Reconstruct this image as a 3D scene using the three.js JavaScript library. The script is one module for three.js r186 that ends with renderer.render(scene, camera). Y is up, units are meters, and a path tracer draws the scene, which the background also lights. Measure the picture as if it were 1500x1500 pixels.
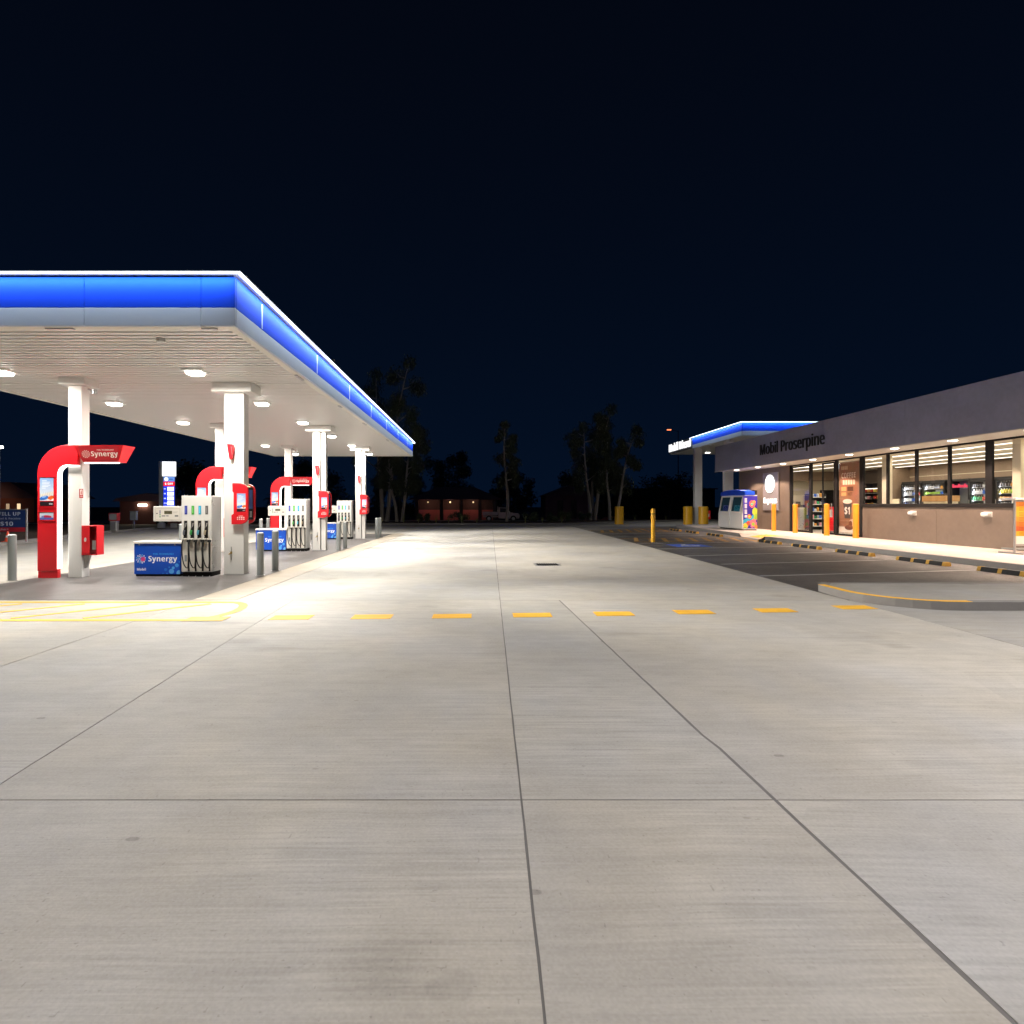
import * as THREE from 'three';
import { mergeGeometries } from 'three/addons/utils/BufferGeometryUtils.js';
import { RoundedBoxGeometry } from 'three/addons/geometries/RoundedBoxGeometry.js';
import { RectAreaLightUniformsLib } from 'three/addons/lights/RectAreaLightUniformsLib.js';
import { FontLoader } from 'three/addons/loaders/FontLoader.js';
import { TextGeometry } from 'three/addons/geometries/TextGeometry.js';

// ---------------------------------------------------------------- camera, sky, exposure
const scene = new THREE.Scene();
const camera = new THREE.PerspectiveCamera(2 * Math.atan(750 / 850) * 180 / Math.PI, 1, 0.1, 1200);
camera.position.set(0, 1.6, 0);                       // looks along -z, lens shifted a little
camera.setViewOffset(1500, 1500, 48, 10, 1500, 1500);
scene.add(camera);
const renderer = new THREE.WebGLRenderer({ antialias: true });
renderer.toneMapping = THREE.LinearToneMapping;
renderer.toneMappingExposure = 1;
renderer.shadowMap.enabled = true;
RectAreaLightUniformsLib.init();
{ // clear night sky: navy near the horizon, almost black overhead
  const W = 64, H = 64, a = new Float32Array(W * H * 4);
  for (let j = 0; j < H; j++) {
    const el = Math.max(0, ((j + .5) / H - .5) * 2), t = Math.pow(1 - el, 3.2);
    for (let i = 0; i < W; i++) a.set([.0010 + .0003 * t, .0018 + .0036 * t, .0044 + .0125 * t, 1], (j * W + i) * 4);
  }
  const sky = new THREE.DataTexture(a, W, H, THREE.RGBAFormat, THREE.FloatType);
  sky.mapping = THREE.EquirectangularReflectionMapping; sky.magFilter = sky.minFilter = THREE.LinearFilter; sky.needsUpdate = true;
  scene.background = sky; scene.environment = sky;
}
const LAMP = {                                        // lamp strengths; the throw, reach and pole ones are for added lights
  canopy: 19, canopyCone: 1.45, canopyArea: 680, canopyThrow: 340, canopyReach: 700, shop: 62, shopLine: 42, strip: 54, arch: 6, pole: 325,
};
const C_CANOPY = new THREE.Color(1, .94, .85), C_SHOP = new THREE.Color(1, .73, .58), C_STRIP = new THREE.Color(.62, .81, 1), C_ROOM = new THREE.Color(1, .86, .68);

// ---------------------------------------------------------------- helpers
let seed = 12345;
const rnd = () => ((seed = (seed * 1664525 + 1013904223) >>> 0) / 4294967296);
const rr = (a, b) => a + (b - a) * rnd();
const used = {};
const numbered = n => { const k = used[n] = (used[n] ?? -1) + 1; return k ? `${n}_${String(k).padStart(3, '0')}` : n; };
function tag(o, label, category, group, kind) {
  if (label) o.userData.label = label; if (category) o.userData.category = category;
  if (group) o.userData.group = group; if (kind) o.userData.kind = kind; return o;
}
function thing(name, label, category, [x, y, d] = [0, 0, 0], turn = 0, group) {
  const o = new THREE.Group(); o.name = numbered(name); o.position.set(x, y, -d); o.rotation.y = turn;
  scene.add(o); return tag(o, label, category, group);
}
function struct(name, label) { const o = new THREE.Group(); o.name = name; scene.add(o); return tag(o, label, null, null, 'structure'); }
function part(name, geo, mat, parent, label) {
  const g = Array.isArray(geo) ? mergeGeometries(geo.map(x => x.index ? x.toNonIndexed() : x)) : geo;
  const m = new THREE.Mesh(g, mat); m.name = name; m.castShadow = m.receiveShadow = true; parent.add(m);
  if (label) m.userData.label = label; return m;
}
function copy(o, [x, y, d], label) {
  const c = o.clone(); c.name = numbered(o.name.replace(/_\d{3}$/, '')); c.position.set(x, y, -d); c.userData = { ...o.userData, label };
  scene.add(c); return c;
}
// uv in metres from the position, by the way the face points
function uvm(g, ox = 0, oy = 0) {
  const p = g.attributes.position, n = g.attributes.normal, uv = new Float32Array(p.count * 2);
  for (let i = 0; i < p.count; i++) {
    const ax = Math.abs(n.getX(i)), ay = Math.abs(n.getY(i)), az = Math.abs(n.getZ(i));
    const [u, v] = ay >= ax && ay >= az ? [p.getX(i), p.getZ(i)] : ax > az ? [p.getZ(i), p.getY(i)] : [p.getX(i), p.getY(i)];
    uv[i * 2] = u + ox; uv[i * 2 + 1] = v + oy;
  }
  g.setAttribute('uv', new THREE.BufferAttribute(uv, 2)); return g;
}
// boxes by their extents; d is the distance in front of the camera (-z)
function bx(x0, x1, y0, y1, d0, d1, r = 0) {
  const w = x1 - x0, h = y1 - y0, t = d1 - d0;
  const g = r ? new RoundedBoxGeometry(w, h, t, 2, Math.min(r, w / 2.01, h / 2.01, t / 2.01)) : new THREE.BoxGeometry(w, h, t);
  g.translate((x0 + x1) / 2, (y0 + y1) / 2, -(d0 + d1) / 2); return uvm(g);
}
const cyl = (r, y0, y1, x = 0, d = 0, seg = 20, r2 = r) => new THREE.CylinderGeometry(r2, r, y1 - y0, seg).translate(x, (y0 + y1) / 2, -d);
const rod = (a, b, r, seg = 8) => { // straight round bar between two [x,y,d]
  const A = new THREE.Vector3(a[0], a[1], -a[2]), B = new THREE.Vector3(b[0], b[1], -b[2]), v = B.clone().sub(A);
  const g = new THREE.CylinderGeometry(r, r, v.length(), seg);
  g.applyQuaternion(new THREE.Quaternion().setFromUnitVectors(new THREE.Vector3(0, 1, 0), v.normalize()));
  return g.translate((A.x + B.x) / 2, (A.y + B.y) / 2, (A.z + B.z) / 2);
};
const tube = (pts, r, n = 24, seg = 8) => new THREE.TubeGeometry(new THREE.CatmullRomCurve3(pts.map(p => new THREE.Vector3(p[0], p[1], -p[2]))), n, r, seg);
// flat outline on the ground [[x,d]...], from y0 up to y1
function slabGeo(pts, y0, y1, holes) {
  const s = new THREE.Shape(pts.map(p => new THREE.Vector2(p[0], p[1])));
  if (holes) s.holes = holes.map(h => new THREE.Path(h.map(p => new THREE.Vector2(p[0], p[1]))));
  const g = new THREE.ExtrudeGeometry(s, { depth: y1 - y0, bevelEnabled: false, curveSegments: 12 });
  g.rotateX(-Math.PI / 2); g.translate(0, y0, 0); return uvm(g, rr(0, 8), rr(0, 8));
}
// outline in x,y, from d0 back to d1
function extr(pts, d0, d1, bevel = 0) {
  const s = pts instanceof THREE.Shape ? pts : new THREE.Shape(pts.map(p => new THREE.Vector2(p[0], p[1])));
  const g = new THREE.ExtrudeGeometry(s, { depth: d1 - d0 - 2 * bevel, bevelEnabled: bevel > 0, bevelSize: bevel, bevelThickness: bevel, bevelOffset: -bevel, bevelSegments: 2, curveSegments: 14 });
  g.translate(0, 0, -d1 + bevel); return g;
}
const plane = (w, h, x, y, d, turn = 0) => new THREE.PlaneGeometry(w, h).rotateY(turn).translate(x, y, -d);
const FACE_LEFT = -Math.PI / 2;                       // a sheet that faces -x

// ---------------------------------------------------------------- textures
const S = c => { c = Math.min(1, Math.max(0, c)); return 255 * (c <= .0031308 ? 12.92 * c : 1.055 * c ** (1 / 2.4) - .055); };
function lattice(n) { const a = new Float32Array(n * n); for (let i = 0; i < a.length; i++) a[i] = rnd(); return a; }
function tiled(nx, ny) { // smooth tileable value noise on u,v in 0..1
  const a = new Float32Array(nx * ny); for (let i = 0; i < a.length; i++) a[i] = rnd();
  return (u, v) => {
    const x = u * nx, y = v * ny, i = Math.floor(x), j = Math.floor(y); let fx = x - i, fy = y - j; fx *= fx * (3 - 2 * fx); fy *= fy * (3 - 2 * fy);
    const i0 = i % nx, i1 = (i + 1) % nx, j0 = (j % ny) * nx, j1 = ((j + 1) % ny) * nx;
    return (a[j0 + i0] * (1 - fx) + a[j0 + i1] * fx) * (1 - fy) + (a[j1 + i0] * (1 - fx) + a[j1 + i1] * fx) * fy - .5;
  };
}
function dtex(n, f, metres, srgb = true) {
  const a = new Uint8Array(n * n * 4);
  for (let j = 0; j < n; j++) for (let i = 0; i < n; i++) {
    const c = f(i / n, j / n), k = (j * n + i) * 4;
    if (srgb) { a[k] = S(c[0]); a[k + 1] = S(c[1]); a[k + 2] = S(c[2]); } else a[k] = a[k + 1] = a[k + 2] = Math.min(255, Math.max(0, c * 255));
    a[k + 3] = 255;
  }
  const t = new THREE.DataTexture(a, n, n); t.wrapS = t.wrapT = THREE.RepeatWrapping; t.magFilter = THREE.LinearFilter; t.minFilter = THREE.LinearMipmapLinearFilter; t.generateMipmaps = true;
  if (srgb) t.colorSpace = THREE.SRGBColorSpace; t.repeat.set(1 / metres, 1 / metres); t.needsUpdate = true; return t;
}
// broom-finished concrete: streaks run along x, patches and fine grit on top
const nA = tiled(5, 7), nB = tiled(16, 24), nC = tiled(60, 90), nS1 = tiled(9, 360), nS2 = tiled(30, 900), nS3 = tiled(3, 60), nG = tiled(900, 900), nY = tiled(7, 9), nP = tiled(500, 500);
const spots = []; for (let i = 0; i < 46; i++) spots.push([rnd(), rnd(), i < 6 ? rr(.008, .016) : rr(.0008, .003), i < 6 ? rr(.05, .10) : rr(.10, .26)]);   // oil drips and scuffs
const tyres = [[.2, -.5, .82, .013], [.2, -.5, .855, .013], [1.3, .4, .9, .016], [1.3, .4, .945, .016]];                            // faint tyre tracks
const concreteMap = dtex(2048, (u, v) => {
  const w = (v + .007 * nA(u, v) + .002 * nB(u, v) + 1) % 1, b = nB(u, v), c = nC(u, v), a = nA(u, v), br = .5 + 1.4 * Math.max(0, .35 + a + .5 * b);
  let k = 1 + .12 * a + .12 * b + .09 * c + br * (.11 * nS1(u, w) + .12 * nS2(u, w)) + .05 * nS3(u, v) + .13 * nG(u, v);
  k -= .6 * Math.max(0, b + nA(v, u) - .40); const pit = nP(u, v); if (pit > .455) k -= .22;
  for (const [x, y, r, d] of spots) { let dx = Math.abs(u - x), dy = Math.abs(v - y); if (dx > .5) dx = 1 - dx; if (dy > .5) dy = 1 - dy; if (dx < .04 && dy < .04) { const q = Math.hypot(dx, dy * 1.8) / r + 1.6 * c + 1.2 * b; if (q < 1) k -= d * Math.min(1, (1 - q) * 2.5); } }
  for (const [x, y, r, t] of tyres) { const q = Math.abs(Math.hypot(u - x, v - y) - r); if (q < t) k -= .085 * Math.max(0, .5 + 1.2 * b + c) * (.7 + .6 * nC(v, u)); }
  const y = .05 * nY(u, v) + .04 * nB(v, u);
  return [.415 * k * (1 + y * .6), .396 * k, .360 * k * (1 - y * 1.3)];
}, 8);
const bS = tiled(10, 500), bS2 = tiled(24, 250), bG = tiled(400, 400);
const concreteBump = dtex(1024, (u, v) => .5 + .35 * bS(u, v) + .3 * bS2(u, v) + .3 * bG(u, v), 2, false);
const aA = tiled(6, 6), aB = tiled(300, 300), aC = tiled(30, 30);
const asphaltMap = dtex(1024, (u, v) => { const k = 1 + .5 * aA(u, v) + .35 * aC(u, v) + .9 * aB(u, v); return [.085 * k, .078 * k, .071 * k]; }, 4);
const asphaltBump = dtex(512, (u, v) => .5 + aB(u, v), 1.5, false);
const apronMap = dtex(1024, (u, v) => { const k = 1 + .35 * aA(u, v) + .25 * aC(u, v) + .2 * nS1(u, v) + .2 * aB(u, v); return [.105 * k, .098 * k, .096 * k]; }, 6);
const gritMap = dtex(512, (u, v) => { const k = 1 + .10 * aA(u, v) + .10 * aC(u, v) + .05 * aB(u, v); return [k * .88, k * .88, k * .88]; }, 3);
const gritBump = dtex(512, (u, v) => .5 + .5 * aB(u, v) + .4 * aC(u, v), 1, false);
const roughMap = dtex(256, (u, v) => .92 + .14 * aC(u, v) + .06 * aA(u, v), 1.4, false);
const soilMap = dtex(512, (u, v) => { const k = 1 + .6 * aC(u, v) + 1.1 * aB(u, v); return [.07 * k, .045 * k, .03 * k]; }, 3);
function print(w, h, draw) { // a printed sheet
  const c = document.createElement('canvas'); c.width = w; c.height = h; const g = c.getContext('2d'); draw(g, w, h);
  const t = new THREE.CanvasTexture(c); t.colorSpace = THREE.SRGBColorSpace; t.magFilter = THREE.LinearFilter; return t;
}

// ---------------------------------------------------------------- materials
const std = o => new THREE.MeshStandardMaterial(o);
const lin = (r, g, b) => new THREE.Color().setRGB(r, g, b);
const paint = (r, g, b, rough = .45, o = {}) => std({ color: lin(r, g, b), roughness: rough, roughnessMap: roughMap, ...o });
const M = {
  concrete: std({ map: concreteMap, bumpMap: concreteBump, bumpScale: .0011, roughness: .78 }),
  concreteGrey: std({ map: concreteMap, color: lin(.78, .78, .78), bumpMap: concreteBump, bumpScale: .0011, roughness: .8 }),
  strip: std({ map: concreteMap, color: lin(.95, .86, .76), bumpMap: concreteBump, bumpScale: .001, roughness: .7 }),
  path: std({ map: gritMap, color: lin(.62, .56, .50), bumpMap: gritBump, bumpScale: .002, roughness: .85 }),
  kerb: std({ map: gritMap, color: lin(.25, .235, .22), bumpMap: gritBump, bumpScale: .003, roughness: .9 }),
  apron: std({ map: apronMap, bumpMap: concreteBump, bumpScale: .002, roughness: .5 }),
  joint: std({ map: gritMap, color: lin(.19, .18, .17), roughness: .95 }),
  asphalt: std({ map: asphaltMap, bumpMap: asphaltBump, bumpScale: .004, roughness: .55 }),
  soil: std({ map: soilMap, roughness: 1 }), grass: std({ map: soilMap, color: lin(.5, 1, .4), roughness: 1 }),
  markY: std({ map: concreteMap, color: lin(2.1, 1.18, .09), bumpMap: concreteBump, bumpScale: .002, roughness: .7 }),
  markWorn: std({ map: asphaltMap, color: lin(3.9, 2.4, .6), roughness: .75 }), markW: std({ map: gritMap, color: lin(.55, .55, .53), roughness: .7 }), markB: std({ map: gritMap, color: lin(.05, .12, .55), roughness: .7 }),
  white: paint(.76, .75, .72, .42), whiteDull: paint(.62, .61, .58, .6), offwhite: paint(.72, .69, .62, .5), cream: paint(.66, .60, .45, .7),
  soffit: paint(.78, .77, .74, .4), gap: paint(.10, .095, .09, .9),
  blue: new THREE.MeshPhysicalMaterial({ color: lin(.002, .054, .66), roughness: .65, specularIntensity: .25 }), boxBlue: paint(.006, .07, .50, .4), band: paint(.55, .58, .66, .6),
  red: paint(.74, .012, .022, .38), redDark: paint(.45, .008, .012, .5), black: paint(.015, .015, .016, .5), dark: new THREE.MeshPhysicalMaterial({ color: lin(.014, .013, .013), roughness: .7, specularIntensity: .35 }),
  grey: paint(.28, .31, .31, .45), galv: paint(.45, .45, .45, .4, { metalness: .7 }), steel: paint(.55, .55, .55, .32, { metalness: .9 }),
  yellow: paint(.80, .42, .015, .42), orange: paint(.86, .34, .02, .45), rubber: paint(.018, .017, .016, .8), stopYellow: paint(.52, .29, .04, .7),
  clad: std({ map: gritMap, color: lin(.18, .140, .108), roughness: .6 }), fascia: std({ map: gritMap, color: lin(.43, .45, .58), roughness: .55 }),
  wood: paint(.45, .25, .09, .6), brown: paint(.26, .19, .13, .7), brownDark: paint(.10, .078, .06, .7), tile: paint(.42, .40, .36, .3),
  glass: new THREE.MeshPhysicalMaterial({ color: 0xffffff, transmission: 1, thickness: 0, roughness: 0, ior: 1.5, metalness: 0 }),
  bark: paint(.40, .36, .30, .9), barkDark: paint(.22, .18, .14, .95),
  leaf: new THREE.MeshPhysicalMaterial({ color: lin(.10, .125, .06), roughness: .9, transmission: .3, thickness: 0, side: THREE.DoubleSide }),
  leafDark: new THREE.MeshPhysicalMaterial({ color: lin(.07, .10, .045), roughness: .9, transmission: .3, thickness: 0, side: THREE.DoubleSide }),
  salmon: paint(.52, .19, .16, .8), roofTile: paint(.20, .13, .14, .8), brick: paint(.28, .11, .08, .85),  // salmon carries the pink light on the house wall in its colour
};
const glow = (r, g, b, k) => std({ color: lin(.8, .8, .8), emissive: lin(r, g, b), emissiveIntensity: k, roughness: .6 });
const G = { lamp: glow(1, .95, .85, 9), shop: glow(1, .88, .72, 14), strip: glow(.80, .91, 1, 3.2), arch: glow(1, .98, .94, 2.2), line: glow(1, .93, .80, 2.4), sign: glow(1, 1, 1, 1.3), warm: glow(1, .65, .3, 2), red: glow(1, .22, .08, 2.5), cool: glow(.9, .97, 1, 2) };
function spot(color, power, [x, y, d], angle, penumbra = .25, size = 6, to) {
  const l = new THREE.SpotLight(color, power, 0, angle, penumbra, 2); l.position.set(x, y, -d); l.castShadow = true; l.shadow.radius = size; l.shadow.mapSize.set(512, 512);
  l.target.position.set(...(to ? [to[0], to[1], -to[2]] : [x, y - 1, -d])); scene.add(l, l.target); return l;
}
function rect(color, power, w, h, [x, y, d], to) {
  const l = new THREE.RectAreaLight(color, power, w, h); l.position.set(x, y, -d);
  if (to) l.lookAt(to[0], to[1], -to[2]); else l.rotation.x = -Math.PI / 2; scene.add(l); return l;
}
const loader = new FontLoader();
const fontR = await loader.loadAsync('fonts/droid/droid_sans_regular.typeface.json'), fontB = await loader.loadAsync('fonts/droid/droid_sans_bold.typeface.json');
function letters(text, font, length, depth) { // raised letters of a given length, origin at the lower left
  const g = new TextGeometry(text, { font, size: 1, depth: .1, curveSegments: 4, bevelEnabled: false }); g.computeBoundingBox();
  const k = length / (g.boundingBox.max.x - g.boundingBox.min.x); g.translate(-g.boundingBox.min.x, 0, 0); g.scale(k, k, depth / .1); return g;
}

// ================================================================ GROUND
const XLL = () => -4.75, XL = z => -2.55 - .06 * z, XC = z => .17 + .0185 * z, XR = z => 1.70 - .036 * z + (z < 3.9 ? .02 : 0), XE = z => 6.0 + .0225 * z;
const terrain = struct('terrain', 'dark open ground that falls away beyond the garden beds');
{
  const prof = [[-60, -.06], [48, -.06], [56, -.1], [63.5, -.1], [66, -1.35], [90, -1.5], [900, -1.5]], pos = [], idx = [], uv = [];
  prof.forEach(([d, y]) => { for (const x of [-700, 700]) { pos.push(x, y, -d); uv.push(x, d); } });
  for (let i = 0; i < prof.length - 1; i++) { const k = i * 2; idx.push(k, k + 1, k + 2, k + 1, k + 3, k + 2); }
  const g = new THREE.BufferGeometry(); g.setAttribute('position', new THREE.Float32BufferAttribute(pos, 3)); g.setAttribute('uv', new THREE.Float32BufferAttribute(uv, 2)); g.setIndex(idx); g.computeVertexNormals();
  part('ground_sheet', g, M.soil, terrain);
}
const forecourt = struct('forecourt', 'pale broom-finished concrete forecourt cast in large slabs');
part('joint_bed', slabGeo([[-40, -30], [40, -30], [40, 46], [-40, 46]], -.055, -.004), M.joint, forecourt);
const SLABS = [M.concrete, M.concrete.clone(), M.concrete.clone()]; SLABS[1].color = lin(.95, .95, .94); SLABS[2].color = lin(1.0, .985, .955);   // casts differ a little in tone
function cell(xa, xb, z0, z1, gapA = .006, gapB = .006, mat = M.concrete) { // one slab between two joint lines
  const n = Math.max(1, Math.round((z1 - z0) / .22)), A = [], B = [];
  for (let i = 0; i <= n; i++) {
    const z = z0 + .005 + (z1 - z0 - .010) * i / n, j = i && i < n ? .0022 : 0;
    A.push([xa(z) + gapA + rr(-j, j), z]); B.push([xb(z) - gapB + rr(-j, j), z]);
  }
  part('slab', slabGeo([...A, ...B.reverse()], -.03, rr(-.0012, 0)), mat === M.concrete ? SLABS[Math.floor(rnd() * 3)] : mat, forecourt);
}
const K = v => () => v;
for (const [z0, z1] of [[-16, -9.6], [-9.6, -3.4], [-3.4, 3.15], [3.15, 9.78]]) {
  const cols = [K(-26), K(-17), K(-9.75), XLL, XL, XC, XR, XE, K(13.1), K(24)];
  for (let i = 0; i < cols.length - 1; i++) cell(cols[i], cols[i + 1], z0, z1, i == 6 ? .011 : i == 5 ? .006 : .005, i == 5 ? .011 : .005, i >= 7 ? M.concreteGrey : M.concrete);
}
for (const [z0, z1] of [[9.78, 22], [22, 34], [34, 44]]) { cell(K(-40), K(-26), z0, z1); cell(K(-26), K(-17), z0, z1); cell(K(-17), K(-9.75), z0, z1); cell(K(-4.1), XC, z0, z1); cell(XC, XE, z0, z1); }
for (const [a, b] of [[-40, -26], [-26, -14], [-14, -4], [-4, XC(50)], [XC(50), 7.1]]) cell(K(a), K(b), 44, 62);
cell(K(7.1), K(16), 44, 64); cell(K(16), K(30), 44, 64); cell(K(30), K(40), 44, 64);
cell(K(-9.75), K(-4.1), 32.8, 44);
// island apron: smooth grey sheet with a paler strip along the drive
part('apron', slabGeo([[-9.745, 9.79], [-4.855, 9.79], [-4.855, 32.3], [-9.745, 32.3]], -.03, .002), M.apron, forecourt, 'grey sealed apron under the pumps');
part('apron_border', slabGeo([[-4.845, 9.79], [-4.11, 9.79], [-4.11, 32.79], [-9.745, 32.79], [-9.745, 32.31], [-4.845, 32.31]], -.03, .0015), M.strip, forecourt, 'pale pink-beige strip along the apron');
// yellow markings
const DASH = [[-2.67, 8.24], [-1.53, 8.29], [-.39, 8.34], [.77, 8.42], [1.98, 8.52], [3.21, 8.66], [4.5, 8.80], [5.87, 9.06]];
for (const [x, z] of DASH) part('dash_marking', slabGeo([[x - .28, z - .15], [x + .28, z - .12], [x + .28, z + .2], [x - .28, z + .17]], .0005, .004), M.markY, forecourt);
function band(pts, w, mat, parent, name, y = .004) { // painted line of width w along [x,d] points
  const L = [], R = [];
  pts.forEach((p, i) => { const a = pts[Math.max(0, i - 1)], b = pts[Math.min(pts.length - 1, i + 1)], dx = b[0] - a[0], dz = b[1] - a[1], l = Math.hypot(dx, dz); L.push([p[0] - dz / l * w / 2, p[1] + dx / l * w / 2]); R.push([p[0] + dz / l * w / 2, p[1] - dx / l * w / 2]); });
  return part(name, slabGeo([...L, ...R.reverse()], y - .0035, y), mat, parent);
}
{
  const arc = []; for (let i = 0; i <= 10; i++) { const a = -Math.PI / 2 + Math.PI * i / 10; arc.push([-4.1 + .42 * Math.cos(a), 8.82 + .74 * Math.sin(a)]); }
  band([[-13, 8.0], ...arc.map(p => [p[0], p[1]]), [-13, 9.56]], .13, M.markY, forecourt, 'hatch_outline', .004);
  for (let i = 0; i < 8; i++) { const x = -4.6 - i * 1.02; band([[x - 1.0, 8.2], [x + .25, 9.4]], .11, M.markY, forecourt, 'hatch_line', .0042); }
  part('dash_marking', slabGeo([[-4.1, 7.98], [-3.55, 8.0], [-3.55, 8.3], [-4.1, 8.28]], .0045, .008), M.markY, forecourt);
}
// drain grate
{
  const t = thing('drain_grate', 'square dark steel drain grate set in the concrete drive', 'drain grate', [1.83, 0, 15.6]);
  part('frame', [bx(-.34, -.29, 0, .008, -.3, .3), bx(.29, .34, 0, .008, -.3, .3), bx(-.29, .29, 0, .008, -.3, -.26), bx(-.29, .29, 0, .008, .26, .3)], M.galv, t);
  part('pit', bx(-.29, .29, .001, .003, -.26, .26), M.black, t);
  for (let i = 0; i < 9; i++) part('bar', bx(-.26 + i * .062, -.235 + i * .062, .003, .009, -.26, .26), M.dark, t);
}
// asphalt parking lot
const lot = struct('parking_lot', 'dark asphalt parking bays in front of the shop');
part('asphalt', slabGeo([[XE(9) + .01, 9.79], [13.1, 9.79], [13.1, 30], [14.3, 42.4], [11, 40.2], [XE(37) + .01, 36.8]], -.03, .001), M.asphalt, lot);
for (const [a, b] of [[[6.35, 13.1], [12.6, 14.35]], [[6.55, 15.7], [12.3, 17.0]], [[6.45, 18.25], [12.3, 19.9]], [[6.55, 21.2], [12.2, 22.5]], [[6.6, 24.2], [12.2, 25.3]], [[6.7, 29.6], [12.2, 30.6]], [[6.8, 32.4], [12.2, 33.2]]])
  band([a, b], .07, M.markW, lot, 'bay_line', .005);
for (let i = 0; i < 9; i++) band([[6.9 + i * .66, 25.4], [7.6 + i * .66, 28.2]], .2, M.markWorn, lot, 'shared_zone_stripe', .0055);
band([[6.7, 25.2], [13.0, 26.3]], .14, M.markWorn, lot, 'shared_zone_line', .006); band([[6.7, 27.7], [13.0, 28.7]], .14, M.markWorn, lot, 'shared_zone_line', .006);
band([[7.0, 36.5], [11, 39.6], [13.6, 41.4]], .15, M.markWorn, lot, 'keep_clear_line', .006); band([[7.0, 33.6], [12.4, 35.4]], .15, M.markWorn, lot, 'keep_clear_line', .006);
for (let i = 0; i < 8; i++) band([[7.2 + i * .62, 33.9 + i * .22], [7.8 + i * .62, 36.9 + i * .42]], .18, M.markWorn, lot, 'keep_clear_stripe', .0057);
part('accessible_bay_square', slabGeo([[7.6, 22.2], [9.0, 22.35], [9.0, 23.75], [7.6, 23.6]], .001, .0052), M.markB, lot, 'blue painted square of the accessible bay');
part('accessible_bay_symbol', mergeGeometries([new THREE.TorusGeometry(.32, .05, 4, 24).rotateX(Math.PI / 2).scale(1, .02, 1).translate(8.3, .0075, -22.8), bx(8.2, 8.3, .0052, .0085, 22.9, 23.4), bx(8.2, 8.55, .0052, .0085, 22.85, 22.95), new THREE.CylinderGeometry(.09, .09, .003, 14).translate(8.25, .0068, -23.5)].map(g => { g = g.index ? g.toNonIndexed() : g; return g; })), M.markW, lot);

// kerbed island at the lot corner
const island = struct('kerb_island', 'low concrete kerb island with a yellow painted nose');
{
  const nose = []; for (let i = 0; i <= 8; i++) { const a = Math.PI + Math.PI / 2 * i / 8; nose.push([7.35 + 1.12 * Math.cos(a), 10.0 + 1.2 * Math.sin(a)]); }
  const out = [[6.5, 11.05], [6.28, 10.75], ...nose, [24, 8.8], [24, 11.2]];
  const inn = [[6.62, 10.92], [6.45, 10.7], ...nose.map(p => [7.35 + (p[0] - 7.35) * .86, 10.0 + (p[1] - 10) * .86]), [24, 8.97], [24, 11.06]];
  part('kerb', slabGeo(out, 0, .13, [inn]), M.kerb, island);
  part('infill', slabGeo(inn, 0, .126), M.concreteGrey, island);
  const edge = [[6.34, 10.75], ...nose.map(p => [7.35 + (p[0] - 7.35) * .935, 10.0 + (p[1] - 10) * .935])];
  band([...edge, [7.5, 8.88]], .13, M.markY, island, 'painted_edge', .134);
}
// footpath in front of the shop, with kerb and ramp
const path = struct('footpath', 'raised pale footpath along the shop front');
const FH = .16;
part('paving', slabGeo([[13.26, 4], [13.26, 26.6], [14.6, 27.1], [14.6, 29.2], [13.46, 29.7], [14.1, 38], [14.5, 42.2], [16.5, 43.6], [22, 43.6], [22, 4]], -.02, FH - .004), M.path, path);
part('kerb', slabGeo([[13.1, 4], [13.1, 26.6], [13.255, 26.55], [13.255, 4]], -.03, FH), M.kerb, path);
part('kerb', slabGeo([[13.3, 29.7], [13.95, 38], [14.36, 42.3], [16.45, 43.75], [22, 43.75], [22, 43.605], [16.5, 43.605], [14.505, 42.2], [14.105, 38], [13.465, 29.72]], -.03, FH), M.kerb, path);
{
  const v = (x, y, d) => [x, y, -d], tri = [], q = (a, b, c, e) => tri.push(...a, ...b, ...c, ...a, ...c, ...e);
  const A = v(13.1, .006, 27.1), B = v(13.25, .006, 29.3), Cc = v(14.6, FH - .004, 29.2), D = v(14.6, FH - .004, 27.1), E = v(13.1, FH - .004, 26.6), F = v(13.3, FH - .004, 29.7);
  q(A, D, Cc, B); tri.push(...A, ...E, ...D); tri.push(...B, ...Cc, ...F);
  const g = new THREE.BufferGeometry(); g.setAttribute('position', new THREE.Float32BufferAttribute(tri, 3)); g.computeVertexNormals();
  part('kerb_ramp', uvm(g), M.path, path);
  const t2 = []; const P = v(13.35, .032, 27.25), Q = v(13.5, .042, 29.1), R = v(14.35, .136, 29.0), Sx = v(14.35, .136, 27.25); t2.push(...P, ...Sx, ...R, ...P, ...R, ...Q);
  const g2 = new THREE.BufferGeometry(); g2.setAttribute('position', new THREE.Float32BufferAttribute(t2, 3)); g2.computeVertexNormals(); g2.translate(0, .004, 0);
  part('tactile_mat', uvm(g2), M.markY, path, 'yellow tactile mat on the kerb ramp');
}
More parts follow.
